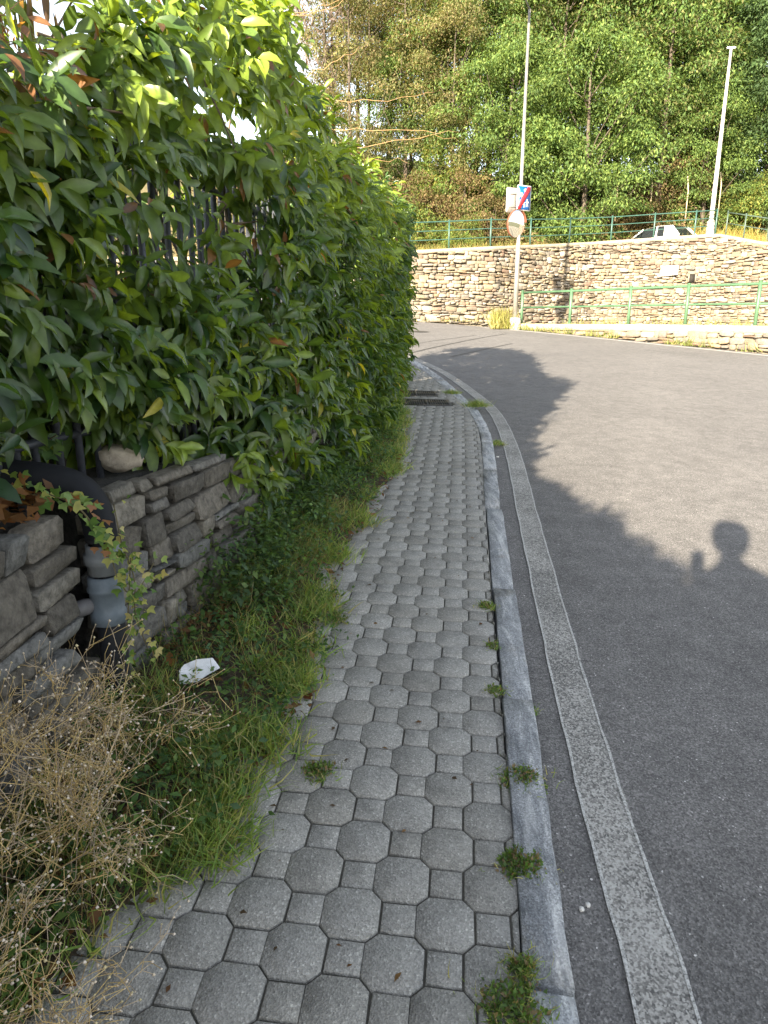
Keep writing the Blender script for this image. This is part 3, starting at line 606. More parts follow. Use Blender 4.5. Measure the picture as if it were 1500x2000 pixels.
for k in range(70):
    p0 = np.array([R.uniform(-1.75, -1.2), R.uniform(1.6, 2.9), R.uniform(1.9, 2.6)]); p1 = p0 + np.array([R.normal(.05, .22), R.normal(.1, .3), R.uniform(.1, .6)]); bm_.add(*tube(rel(hedge, curve_pts([p0, (p0 + p1) / 2 + R.normal(0, .05, 3), p1], 5)), np.linspace(.009, .0025, 5) * R.uniform(.4, 1.3), 4), np.array([(.16, .12, .09), (.1, .075, .055), (.26, .2, .15)][R.integers(3)]))
bm_.build('branch', M_BARK, hedge, kind='stuff')
m = 700; p = np.c_[R.uniform(-1.75, -1.2, m), R.uniform(1.5, 2.9, m), R.uniform(1.95, 2.95, m)]; dl = nrm(np.c_[R.normal(0, .35, (m, 2)), np.full(m, -1.)]); nl = nrm(R.normal(0, 1, (m, 3)) * [1, 1, .2]); ll = R.uniform(.06, .13, m); dead = MB()
scatter_add(dead, LT, LT_t, LT_q, rel(hedge, p), frames(dl, nl), np.stack([ll * R.uniform(.5, 1, m), ll, ll * R.uniform(1, 4, m)], -1), np.array([(.2, .11, .055), (.14, .085, .05), (.28, .17, .085), (.1, .13, .03)])[R.integers(0, 4, m)] * R.uniform(.7, 1.3, (m, 1)))
dead.build('dead_foliage', M_LAUREL, hedge, True, 'stuff')
# pale bent twigs reaching out above the hedge
TW = [([(560, 165), (640, 128), (700, 95)], 6.2), ([(520, 48), (600, 22), (680, -6)], 5.2), ([(500, 30), (590, 28), (665, 8), (690, -20)], 5.4), ([(600, 190), (720, 198), (850, 178)], 7.5), ([(640, 250), (760, 256), (895, 258)], 8.2), ([(640, 300), (735, 282), (830, 270), (900, 276)], 8.2), ([(650, 292), (720, 312), (800, 318)], 8.6), ([(615, 322), (680, 325), (750, 327)], 8.6), ([(0, 30), (45, 0), (90, -30)], 2.3), ([(30, 80), (130, 145), (255, 228)], 2.7), ([(85, 230), (125, 200), (155, 172)], 2.6), ([(0, 70), (45, 95), (85, 125)], 2.5)]
for pts, y in TW:
    Pt = curve_pts([aty(uu, vv, y + .12 * k) for k, (uu, vv) in enumerate(pts)], 12); Pt = Pt + R.normal(0, .0022 * y, Pt.shape) * [.3, .3, 1]; rr = .0011 * y ** .6; c = (.3, .19, .09) if pts[0][0] != 85 else (.09, .075, .06)
    MB().add(*tube(rel(hedge, Pt), np.linspace(rr * 1.2, rr * .35, 12), 5), c).build('twig', M_STEM, hedge)

# steel fence in the hedge
fence = empty('steel_fence', (-1.2, 3, .95), 'dark upright steel bar fence buried in the laurel hedge', 'fence')
bar = MB().add(*tube([(0, 0, 0), (0, 0, .7), (0, 0, 1.45)], .0155, 8), (.07, .075, .09)).mesh('bar', M_STEEL, True)
for y in np.arange(.9, 7, .105): inst('bar', bar, fence, Matrix.Translation((wx(y) - .16 - fence.location[0], y - 3, -.02 - .004 * (y - 3) ** 2 * (y > 3))))
for z in (.22, 1.3):
    yy = np.arange(.9, 7, .4); MB().add(*tube(np.c_[wx(yy) - .16 - fence.location[0], yy - 3, np.full(len(yy), z)], .017, 6), (.05, .055, .07)).build('rail', M_STEEL, fence)

# ------------------------------------------------------------------ pipe, rock, litter
pipe = empty('drain_pipe', (-1.0, 2.3, .2), 'black drain pipe bending over the slate wall into grey couplings', 'pipe')
pc = (.014, .015, .018)
Pp = curve_pts([(-1.75, 2.1, 1.06), (-1.4, 2.17, 1.075), (-1.2, 2.22, 1.07), (-1.06, 2.25, 1.035), (-1.0, 2.26, .96), (-.985, 2.26, .86), (-.985, 2.26, .78)], 30)
MB().add(*tube(rel(pipe, Pp), np.linspace(.066, .052, 30), 16), pc).build('bend', simple('black sheathing', (.013, .014, .017), .75, 0, .2), pipe, True)
def lathe(prof, n=20):
    an = np.arange(n) * 2 * np.pi / n; V = np.array([(r * math.cos(a), r * math.sin(a), z) for r, z in prof for a in an]); k = len(prof)
    return V, None, [(i * n + j, i * n + (j + 1) % n, (i + 1) * n + (j + 1) % n, (i + 1) * n + j) for i in range(k - 1) for j in range(n)]
def lat(name, prof, c, at, mat=M_PLASTIC): V, t, q = lathe(prof); MB().add(rel(pipe, V + np.array(at)), t, q, c).build(name, mat, pipe, True)
gp = (.16, .18, .2)
bx, by = -.985, 2.26
lat('collar', [(.045, .83), (.056, .83), (.057, .8), (.066, .797), (.067, .765), (.058, .76), (.057, .725), (.046, .722)], (.17, .18, .19), (bx, by, 0))
lat('coupling', [(.046, .715), (.058, .712), (.059, .675), (.063, .67), (.063, .66), (.058, .655), (.057, .585), (.061, .58), (.062, .54), (.052, .535)], (.13, .155, .18), (bx - .004, by, 0))
lat('lower_pipe', [(.05, .537), (.049, .49), (.05, .3), (.05, .12)], (.02, .021, .025), (bx, by, 0))
V, t, q = lathe([(0, .07), (.026, .07), (.03, .055), (.03, .02), (.024, 0)], 14); Rm = np.array(Matrix.Rotation(math.radians(-100), 3, 'Y') @ Matrix.Rotation(math.radians(40), 3, 'X'))
MB().add(rel(pipe, V @ Rm.T + np.array([bx - .045, by - .03, .615])), t, q, (.15, .145, .15)).build('side_cap', M_PLASTIC, pipe, True)

def rock(name, c, s, seed, col, mat):
    r = np.random.default_rng(seed); n, m = 14, 9; V = []
    for i in range(m):
        th = math.pi * i / (m - 1)
        for j in range(n): V.append((math.sin(th) * math.cos(j * 2 * math.pi / n), math.sin(th) * math.sin(j * 2 * math.pi / n), math.cos(th)))
    V = np.array(V); k = 1 + .2 * noise2(V[:, 0] + V[:, 2], V[:, 1] - V[:, 2], 2.2, seed) + .09 * noise2(V[:, 1], V[:, 0] + V[:, 2], 5, seed); V = V * k[:, None]; V = np.sign(V) * np.abs(V) ** .8
    q = [(i * n + j, i * n + (j + 1) % n, (i + 1) * n + (j + 1) % n, (i + 1) * n + j) for i in range(m - 1) for j in range(n)]
    o = MB().add(V * np.array(s) / 2, None, q, col).build(name, mat); o.location = c; return o
o = rock('rock', (-1.07, 2.72, 1.05), (.165, .13, .105), 4, (.36, .31, .25), M_STONE); o.rotation_euler = (.1, .12, .5)
tag(o, 'pale tan rock lying on top of the slate wall beside the black pipe', 'rock')
pm = MB(); g = gnd(392, 1355); V = np.array([(-.075, -.03, .0), (-.01, -.05, .012), (.03, -.035, .02), (.08, .0, .01), (.06, .04, .03), (.0, .035, .045), (-.05, .05, .02), (-.07, .01, .03), (0, 0, .018)])
pm.add(V, [(8, i, (i + 1) % 8) for i in range(8)], None, (.8, .8, .82)); pm.add(V + [0, 0, -.004], [(8, (i + 1) % 8, i) for i in range(8)], None, (.8, .8, .82))
o = pm.build('paper_scrap', M_CLOTH); o.location = g + [0, 0, .085]; o.rotation_euler = (.25, -.1, .3); tag(o, 'torn white scrap of paper lying in the grass below the pipe', 'litter')

# ------------------------------------------------------------------ grass, weeds, fallen leaves
blade = np.array([(-.5, 0, 0), (.5, 0, 0), (-.4, .4, .04), (.4, .4, .04), (-.22, .75, -.02), (.22, .75, -.02), (0, 1, -.16)]); BQ = [(0, 1, 3, 2), (2, 3, 5, 4)]; BT = [(4, 5, 6)]
def grass_patch(mb, C, rad, n, hmin, hmax, cols, lean=.5, owner=None, w=.0044):
    """n blades round the points C"""
    i = R.integers(0, len(C), n); p = C[i] + np.c_[R.normal(0, 1, (n, 2)) * rad, np.zeros(n)]
    d = nrm(np.c_[R.normal(0, lean, (n, 2)), np.ones(n)]); nn_ = nrm(R.normal(0, 1, (n, 3)) * [1, 1, .2]); l = R.uniform(hmin, hmax, n)
    c = np.array(cols)[R.integers(0, len(cols), n)] * R.uniform(.7, 1.3, (n, 1)); Mx = frames(d, nn_)
    V = np.einsum('mij,mkj->mki', Mx, blade[None] * np.stack([R.uniform(.7, 1.6, n) * w, l, l * R.uniform(.5, 3, n)], -1)[:, None]) + p[:, None]
    m, k = V.shape[:2]; off = (np.arange(m) * k)[:, None, None]; V = V.reshape(-1, 3)
    if owner is not None: V = rel(owner, V)
    mb.add(V, (np.array(BT)[None] + off).reshape(-1, 3), (np.array(BQ)[None] + off).reshape(-1, 4), np.repeat(c, k, 0))
LF = np.array([(0, 0, 0), (-.5, .45, .08), (.5, .45, .08), (0, 1, -.1)]); LFT = [(0, 2, 1), (1, 2, 3)]
def leaf_patch(mb, p, d, nn_, size, c, owner=None, wr=.55):
    m = len(p); V = np.einsum('mij,mkj->mki', frames(d, nn_), LF[None] * np.stack([size * wr, size, size], -1)[:, None]) + p[:, None]; off = (np.arange(m) * 4)[:, None, None]; V = V.reshape(-1, 3)
    if owner is not None: V = rel(owner, V)
    mb.add(V, (np.array(LFT)[None] + off).reshape(-1, 3), None, np.repeat(c, 4, 0))
GC = [(.24, .33, .08), (.18, .28, .065), (.3, .36, .11), (.4, .37, .16), (.14, .23, .065)]
def verge_pts(n, y0, y1, edge=.0):
    y = y0 + (y1 - y0) * R.random(n) ** 1.15; a, b = wx(y) + .03, gex(y) + edge; f = R.random(n); x = a + (b - a) * f + R.normal(0, .03, n); z = G(x, y) + .05 * np.clip(1 - f, 0, 1) ** .7
    return np.c_[x, y, z]
gm = MB(); C = verge_pts(420, .9, 11, .02); bare_ = gnd(425, 1215); C = C[(noise2(C[:, 0], C[:, 1], 4.5, 1) > -.12) & (np.hypot(C[:, 0] - bare_[0] + .05, (C[:, 1] - bare_[1]) * .7) > .17)]
grass_patch(gm, C, .04, 9500, .05, .17, GC, .65)
ed = np.r_[1.2, 1.5, 1.6, 1.62, 1.64, 1.66, 1.7, 1.8, 1.85, 2.05, 2.1, 2.4, 2.42, 2.45, 2.5, 2.7, 3.05, 3.7, 3.75, 4.3, 5.5, 5.6, 5.7, 6.8, 7.4, 7.6, 7.8, 8.2]; C = np.c_[gex(ed) - .03 + R.normal(0, .03, len(ed)), ed, G(gex(ed), ed)]
grass_patch(gm, C, .055, 4200, .05, .15, GC, .8)
C = verge_pts(160, 1.0, 4.5); grass_patch(gm, C, .03, 1500, .12, .28, [(.3, .24, .11), (.25, .2, .09), (.16, .18, .06)], .6, w=.002)
gm.build('grass', M_GRASS, kind='stuff')
wm = MB(); n = 19000; p = verge_pts(n, 1.0, 10.8); p = p[(noise2(p[:, 0], p[:, 1], 4, 5) > -.45) & (np.hypot(p[:, 0] - bare_[0] + .05, (p[:, 1] - bare_[1]) * .7) > .15)]; n = len(p); hh = .5 + .5 * noise2(p[:, 0], p[:, 1], 4, 5); p[:, 2] += R.random(n) ** 1.3 * (.05 + .3 * np.clip(hh, 0, 1) * np.clip((p[:, 1] - 2.6) / 1.0, .25, 1))
leaf_patch(wm, p, nrm(R.normal(0, 1, (n, 3)) * [1, 1, .5]), nrm(R.normal(0, .5, (n, 3)) + [0, 0, 1]), R.uniform(.012, .042, n), np.array([(.07, .14, .04), (.1, .18, .05), (.14, .22, .06), (.08, .15, .065)])[R.integers(0, 4, n)] * R.uniform(.7, 1.25, (n, 1)))
C = verge_pts(230, 2.9, 9.5, -.25); C = C[np.abs(C[:, 0] - wx(C[:, 1])) < .5]
for c_ in C:
    m = R.integers(40, 90); hgt = R.uniform(.12, .42) * (1.15 - .8 * abs(c_[0] - wx(c_[1]))); p = c_ + np.c_[R.normal(0, .06, (m, 2)), R.random(m) * hgt]; tone = np.array([(.055, .11, .035), (.085, .15, .04), (.11, .17, .05), (.07, .12, .055)])[R.integers(4)]
    leaf_patch(wm, p, nrm(R.normal(0, 1, (m, 3)) * [1, 1, .5] + [.3, -.1, 0]), nrm(R.normal(0, .45, (m, 3)) + [0, 0, 1]), R.uniform(.018, .05, m), tone * R.uniform(.7, 1.3, (m, 1)))
for c_ in verge_pts(70, 1.1, 3.4, .05):
    if np.hypot(c_[0] - bare_[0] + .05, c_[1] - bare_[1]) < .2: continue
    m = R.integers(20, 60); p = c_ + np.c_[R.normal(0, .05, (m, 2)), R.random(m) * .1]; leaf_patch(wm, p, nrm(R.normal(0, 1, (m, 3)) * [1, 1, .4]), nrm(R.normal(0, .45, (m, 3)) + [0, 0, 1]), R.uniform(.012, .035, m), np.array([(.06, .125, .035), (.09, .16, .045)])[R.integers(2)] * R.uniform(.7, 1.3, (m, 1)))
wm.build('ground_cover', M_GRASS, kind='stuff')
# leaf litter
lm_ = MB(); n = 1900; p = verge_pts(n, 1.0, 9, .05); p[:, 2] += .012 + R.random(n) * .02
leaf_patch(lm_, p, nrm(R.normal(0, 1, (n, 3)) * [1, 1, .25]), nrm(R.normal(0, .4, (n, 3)) + [0, 0, 1]), R.uniform(.02, .06, n), np.array([(.13, .065, .03), (.2, .1, .045), (.1, .06, .04), (.24, .14, .06)])[R.integers(0, 4, n)])
n = 130; y = 1.1 + R.random(n) ** 1.3 * 8; x = gex(y) + R.random(n) ** 1.8 * (kx(y) - gex(y)); p = np.c_[x, y, G(x, y) + .004]; leaf_patch(lm_, p, nrm(R.normal(0, 1, (n, 3)) * [1, 1, .1]), nrm(R.normal(0, .2, (n, 3)) + [0, 0, 1]), R.uniform(.008, .03, n), np.array([(.13, .065, .03), (.2, .12, .06), (.09, .06, .04)])[R.integers(0, 3, n)])
n = 420; p = np.c_[bare_[0] - .05 + R.normal(0, .12, n), bare_[1] + R.normal(0, .17, n), np.zeros(n)]; p[:, 2] = G(p[:, 0], p[:, 1]) + .04 + R.random(n) * .03; leaf_patch(lm_, p, nrm(R.normal(0, 1, (n, 3)) * [1, 1, .35]), nrm(R.normal(0, .5, (n, 3)) + [0, 0, 1]), R.uniform(.02, .07, n), np.array([(.2, .1, .05), (.28, .15, .075), (.14, .08, .05), (.34, .22, .1)])[R.integers(0, 4, n)], None, .35)
C = np.array([(-1.25 + R.normal(0, .1), 1.75 + R.random() * .5, 1.0 + R.random() * .05) for _ in range(260)])
leaf_patch(lm_, C, nrm(R.normal(0, 1, (260, 3)) * [1, 1, .5]), nrm(R.normal(0, .5, (260, 3)) + [0, 0, 1]), R.uniform(.03, .075, 260), np.array([(.2, .085, .035), (.27, .13, .05), (.14, .07, .03)])[R.integers(0, 3, 260)])
lm_.build('leaf_litter', M_GRASS, kind='stuff')

def tuft(xy, r, n, h, label, cols=GC, moss=0, dz=0):
    o = empty('weed_tuft', (xy[0], xy[1], float(G(*xy)) + dz), label, 'weed', 'weeds growing out of the pavement joints')
    mb = MB(); C = np.array([[xy[0], xy[1], float(G(*xy)) + dz - .004]]); grass_patch(mb, C, r * .6, n, h * .4, h * .85, cols, 1.0, o, .003)
    if moss:
        m = moss; an = R.uniform(0, 6.28, m); rr = r * 1.1 * R.random(m) ** .6 * (1 + .3 * np.sin(3 * an + uu)); p = np.c_[xy[0] + rr * np.cos(an), xy[1] + rr * np.sin(an), np.zeros(m)]; p[:, 2] = G(p[:, 0], p[:, 1]) + dz + h * .45 * (1 - (rr / r) ** 2) * R.uniform(.3, 1, m)
        leaf_patch(mb, p, nrm(R.normal(0, 1, (m, 3)) + [0, 0, .4]), nrm(R.normal(0, .6, (m, 3)) + [0, 0, 1]), R.uniform(.008, .02, m), np.array([(.12, .21, .045), (.16, .23, .055), (.1, .17, .05), (.26, .19, .11)])[R.integers(0, 4, m)] * R.uniform(.7, 1.2, (m, 1)), o)
    me = mb.mesh('tuft', M_GRASS); bpy.data.objects.remove(o); o = bpy.data.objects.new('weed_tuft', me); link(o); o.location = (xy[0], xy[1], float(G(*xy)) + dz); return tag(o, label, 'weed', 'weeds growing out of the pavement joints')
for (uu, vv), r, n, h, lb, ms in [((1022, 1520), .062, 260, .05, 'largest round green weed cushion on the near kerb stone', 900), ((1022, 1690), .062, 120, .04, 'brownish green moss cushion with dry stems, nearest cushion on the kerb', 1000), ((950, 1185), .04, 160, .05, 'small weed between pavers and kerb, just beyond the paler kerb joint', 200), ((962, 1262), .03, 60, .035, 'tiny weed wedged against the kerb near the brown fallen leaf', 60), ((968, 1350), .035, 80, .04, 'thin weed sprouting beside the cracked kerb joint', 90), ((1032, 1366), .03, 120, .04, 'yellowish grass sprout on the road side of the kerb joint', 60), ((1000, 1975), .07, 240, .06, 'dry green weed at the bottom kerb end nearest the camera', 600), ((1022, 1895), .035, 160, .06, 'narrow upright weed along the inner kerb edge in the foreground', 160), ((622, 1508), .05, 160, .04, 'flat weed in a joint in the middle of the near pavers', 300), ((655, 1212), .055, 130, .05, 'flat weed at the grass edge in the middle of the pavement', 220), ((930, 793), .12, 500, .16, 'grassy weed clump filling the gap in the kerb', 400), ((882, 768), .1, 300, .1, 'low weed beside the far drain grate', 200), ((970, 858), .07, 200, .09, 'grassy weed on the road side of the bent kerb', 120)]:
    g = gnd(uu, vv); tuft(g[:2], r, n, h, lb, GC if n > 60 else GC, ms, .0 if vv not in (1366, 858) else -.05)
FLV = np.array([(0, 0, 0), (-.3, .25, .12), (.02, .3, 0), (.34, .22, .1), (-.36, .55, .15), (0, .58, .02), (.4, .5, .2), (-.2, .8, .12), (.22, .82, .1), (0, 1, .2)])
FLT = [(0, 2, 1), (0, 3, 2), (7, 5, 9), (5, 8, 9)]; FLQ = [(1, 2, 5, 4), (2, 3, 6, 5), (4, 5, 5, 7), (5, 6, 8, 5)]
FLT += [(4, 5, 7), (5, 6, 8)]; FLQ = FLQ[:2]
for (uu, vv), s, c, rz, lb, dz in [((335, 1302), .075, (.36, .16, .05), .4, 'orange dry leaf curled in the grass below the ivy', .05), ((1020, 1228), .06, (.34, .2, .1), 1.3, 'light brown dead leaf on the asphalt against the kerb', -.06), ((737, 906), .09, (.36, .18, .09), 2.2, 'tan leaf at the weed edge under the hedge', .04), ((530, 1270), .11, (.15, .06, .03), -1.2, 'dark brown leaf on the edge of the pavement beside the grass', .012), ((607, 1366), .05, (.16, .06, .035), .6, 'small reddish leaf lying alone on the pavers', .01), ((170, 1690), .06, (.4, .26, .07), .2, 'yellow brown leaf under the dry weed in front', .05), ((650, 1062), .08, (.22, .11, .06), 2.0, 'brown leaf at the grass edge half way along the pavement', .012), ((735, 1010), .07, (.28, .13, .07), 1.0, 'reddish brown leaf on the far pavers beside the verge', .012)]:
    g = gnd(uu, vv, dz); o = MB().add(FLV * s, FLT, FLQ, c).build('fallen_leaf', M_GRASS); o.location = g; o.rotation_euler = (R.normal(0, .2), R.normal(0, .2), rz); tag(o, lb, 'leaf', 'fallen leaves')
# pebbles on the gutter
for (uu, vv), lb in [((1136, 1778), 'white pebble on the asphalt, left of a close pair'), ((1148, 1770), 'white pebble on the asphalt, right of a close pair'), ((972, 893), 'white pebble in the gutter beside the bent kerb')]:
    g = gnd(uu, vv, -RD); tag(rock('pebble', g + [0, 0, .004], (.014 if vv > 1000 else .03,) * 2 + (.012,), int(uu), (.6, .58, .55), M_STONE), lb, 'pebble', 'pebbles in the gutter')

# ivy
ivl = np.array([(0, 0, 0), (-.35, .05, .03), (-.55, .38, .06), (-.22, .5, 0), (0, 1, -.08), (.22, .5, 0), (.55, .38, .06), (.35, .05, .03), (0, .4, -.02)]); IVT = [(8, i, (i + 1) % 8) for i in range(8)]
def ivy(name, loc, paths, n, smin, smax, label, cols):
    o = empty(name, loc, label, 'ivy plant'); st = MB(); lc = {}
    for P in paths:
        Pc = curve_pts(P, 24); st.add(*tube(rel(o, Pc), .0022, 4), (.12, .1, .05))
        for k in range(n):
            b = Pc[R.integers(0, 24)] + R.normal(0, .018, 3); b[0] += .015; d = nrm(np.array([.5, -.35, -.55]) + R.normal(0, .55, 3)); nn_ = nrm(np.array([.65, -.6, .5]) + R.normal(0, .35, 3)); s = R.uniform(smin, smax); ci = R.integers(len(cols))
            if ci not in lc: lc[ci] = MB().add(ivl, IVT, None, cols[ci]).mesh('leaf', M_IVY)
            A = Matrix(frames(d[None], nn_[None])[0].tolist()).to_4x4() @ Matrix.Diagonal((s, s, s, 1)); A.translation = rel(o, b); inst('leaf', lc[ci], o, A)
    st.build('stem', M_STEM, o)
IC = [(.12, .2, .035), (.16, .24, .05), (.08, .15, .03), (.3, .3, .07), (.42, .36, .14), (.2, .26, .05)]
pt = lambda u, v, y: aty(u, v, y)
ivy('ivy', (-.92, 2.25, .6), [[pt(222, 985, 2.3), pt(238, 1060, 2.22), pt(262, 1130, 2.2), pt(265, 1200, 2.2), pt(290, 1270, 2.2)], [pt(215, 1070, 2.2), pt(230, 1130, 2.18), pt(262, 1160, 2.2), pt(300, 1100, 2.3)], [pt(255, 1090, 2.2), pt(250, 1200, 2.2), pt(240, 1300, 2.2)]], 48, .018, .034, 'yellow green ivy trailing down beside the grey pipe couplings', IC)
ivy('ivy', (-1.2, 2.1, 1.0), [[pt(0, 935, 2.1), pt(60, 965, 2.1), pt(130, 975, 2.12), pt(175, 1015, 2.12), pt(195, 1060, 2.12)], [pt(95, 965, 2.08), pt(150, 990, 2.1), pt(190, 1040, 2.12), pt(205, 1075, 2.15)]], 40, .022, .045, 'green ivy with brown leaves on the wall top under the black pipe', IC[:4] + [(.26, .12, .05)])
ivy('ivy', (-.8, 3.2, .9), [[pt(345, 930, 3.3), pt(370, 970, 3.3), pt(420, 985, 3.4)], [pt(50, 880, 2.4), pt(75, 870, 2.4), pt(110, 850, 2.4)], [pt(360, 935, 3.3), pt(400, 950, 3.4), pt(440, 990, 3.5)]], 30, .025, .05, 'dark green ivy creeping over the wall top under the hedge', [(.05, .1, .03), (.07, .13, .035), (.1, .17, .04)])

# dry branching weeds in front of the wall
def dry_weed(loc, n_stem, h, spread, label, seed, lean):
    r = np.random.default_rng(seed); o = empty('dry_weed', loc, label, 'dried weed', 'dry weeds in front of the wall'); st = MB(); sd = MB(); seg = []
    def grow(p, d, l, w, lev):
        q = p + d * l + r.normal(0, .012, 3); m_ = (p + q) / 2 + r.normal(0, .01, 3); seg.append((p, m_, q, w))
        if lev == 0: sd_pts.append(q); return
        for _ in range(r.integers(2, 5)):
            f = r.uniform(.35, 1); b = p + (q - p) * f; nd = nrm(d * .65 + r.normal(0, .55, 3) + [0, 0, .05]); grow(b, nd, l * r.uniform(.5, .8), w * .66, lev - 1)
    sd_pts = []
    for k in range(n_stem):
        d = nrm(np.array(lean) + r.normal(0, 1, 3) * [spread, spread, .25]); grow(np.array(loc) + r.normal(0, .05, 3) * [1, 1, 0], d, h * r.uniform(.32, .5), .0034, 4)
    for p, m_, q, w in seg:
        c = np.array([(.56, .39, .16), (.52, .4, .26), (.45, .36, .25), (.62, .46, .2)][r.integers(4)]) * r.uniform(.7, 1.1); V, t, qd = tube(rel(o, np.array([p, m_, q])), np.maximum(np.array([w, w * .9, w * .7]) * .75, .0008), 3, False); st.add(V, None, qd, c)
    oc = np.array([(1, 0, 0), (-1, 0, 0), (0, 1, 0), (0, -1, 0), (0, 0, 1), (0, 0, -1)]) ; ot = [(0, 2, 4), (2, 1, 4), (1, 3, 4), (3, 0, 4), (2, 0, 5), (1, 2, 5), (3, 1, 5), (0, 3, 5)]
    for p in sd_pts: sd.add(rel(o, p + oc * r.uniform(.0022, .0048)), ot, None, np.array([(.62, .54, .45), (.54, .45, .34), (.45, .38, .22)][r.integers(3)]))
    st.build('stem', M_STEM, o, kind='stuff'); sd.build('seed_head', M_STEM, o, kind='stuff')
dry_weed((-.95, 1.45, .13), 13, .78, .5, 'straw coloured branching dry weed in front of the slate wall, nearest the camera', 2, (.18, -.05, .9))
dry_weed((-1.02, 1.85, .16), 11, .74, .5, 'brown dry weed with pale seed heads below the ivy at the wall', 5, (.05, 0, 1))
dry_weed((-.8, 1.7, .14), 4, .4, .5, 'dry weed leaning over the near grass beside the pavers', 9, (.35, -.1, .7))
dry_weed((-.88, 1.15, .1), 11, .56, .5, 'lowest yellow dry weed at the bottom corner of the verge', 14, (.1, .1, .7))

# ------------------------------------------------------------------ drain grates, manhole
m_iron = simple('cast iron', (.05, .048, .047), .55, .4)
for gi, (gx, gy, gw, gd) in enumerate(GRATES):
    o = empty('drain_grate', (gx, gy, float(G(gx, gy))), ['far iron drain grate, half hidden by the hedge', 'near iron drain grate, closer to the kerb'][gi], 'drain grate', 'drain grates in the pavement')
    o.rotation_euler = (math.atan(SY), -math.atan(SX), 0)
    f = MB()
    for sx, sy, w, d in ((0, -gd / 2 + .02, gw, .04), (0, gd / 2 - .02, gw, .04), (-gw / 2 + .02, 0, .04, gd - .08), (gw / 2 - .02, 0, .04, gd - .08), (0, 0, .03, gd - .08)): f.add(*boxv((sx, sy, -.01), (w, d, .04)))
    f.build('frame', m_iron, o)
    bar_m = MB().add(*boxv((0, 0, 0), (.014, gd - .08, .03))).mesh('bar', m_iron)
    for k in range(18):
        x = -gw / 2 + .055 + k * (gw - .11) / 17
        if abs(x) > .025: inst('bar', bar_m, o, Matrix.Translation((x, 0, -.008)))
    MB().add(*boxv((0, 0, -.045), (gw - .05, gd - .05, .01))).build('pit', simple('pit dark', (.02, .02, .02), .9), o)
g = gnd(815, 648, -RD); mh = empty('manhole_cover', g, 'round iron manhole cover in the road beyond the hedge', 'manhole cover'); mh.rotation_euler = (math.atan(SY), -math.atan(SX), 0)
V, t, q = lathe([(0, .008), (.28, .008), (.3, .004), (.3, -.02)], 24); MB().add(V, t, q).build('lid', m_iron, mh)
V, t, q = lathe([(.31, -.02), (.31, .006), (.38, .006), (.38, -.02)], 24); MB().add(V, t, q).build('frame_ring', m_iron, mh)

# ------------------------------------------------------------------ railings
def railing(name, P, Z, hgt, nrail, label, col, post_s, rr):
    o = empty(name, (*P[len(P) // 2], Z[len(P) // 2]), label, 'railing'); P3 = np.c_[P, Z]
    pm_ = MB().add(*tube([(0, 0, -.05), (0, 0, hgt * .5), (0, 0, hgt)], post_s, 8), col); pm_.add(*tube([(0, 0, hgt), (0, 0, hgt + .02)], post_s * 1.25, 8), col)
    me = pm_.mesh('post', M_PAINT, False)
    for p in P3: inst('post', me, o, Matrix.Translation(rel(o, p)))
    for k in range(nrail):
        h = hgt * (.96 - k * (.92 / nrail)) if nrail > 2 else hgt * (.95, .5)[k]; MB().add(*tube(rel(o, P3 + [0, 0, h]), rr * (1.25 if k == 0 else 1), 8), col).build('rail', M_PAINT, o)
    return o
gcol = (.055, .115, .06)
us = [1018, 1112, 1226, 1337, 1474, 1640, 1840]
ss2 = np.linspace(0, lws[-1], 800); Pf = np.stack([np.interp(ss2, lws, LWp[:, 0]), np.interp(ss2, lws, LWp[:, 1])], -1) + .2 * np.stack([np.interp(ss2, ss, N2[:, 0]), np.interp(ss2, ss, N2[:, 1])], -1); Zf = np.interp(ss2, ss, lz); uf = pxl(np.c_[Pf, Zf])[0]
ix = [int(np.argmin(np.abs(uf - uu) + 1e3 * (np.c_[Pf][:, 1] < 6))) for uu in us]; railing('green_railing', Pf[ix], Zf[ix], 1.1, 2, 'light green two rail railing on the low wall by the road', gcol, .05, .03)
sF = np.linspace(0, fsl[-1], 1200); PF = np.array([FL(s) for s in sF]); TF = nrm(np.gradient(PF, axis=0)); PF = PF + np.stack([-TF[:, 1], TF[:, 0]], -1) * .25; ZF = np.array([f_top(s) for s in sF]) + .12; uF = pxl(np.c_[PF, ZF])[0]
m1 = sF < fsl[6] + .1
ix = [int(np.argmin(np.abs(uF - uu) + 1e4 * ~m1)) for uu in (560, 650, 730, 800, 877, 957, 1035, 1112, 1192, 1275, 1355, 1396)]
railing('dark_railing', PF[ix], ZF[ix], 1.08, 3, 'dark green three rail railing along the top of the tall stone wall', (.03, .075, .06), .035, .02)
ix = [int(np.argmin(np.abs(uF - uu) + 1e4 * (sF < fsl[6] + .25))) for uu in (1402, 1452, 1498, 1560)]
railing('dark_railing', PF[ix], ZF[ix], 1.0, 2, 'short dark railing beyond the corner of the stone wall, below the dry grass', (.05, .075, .06), .03, .02)

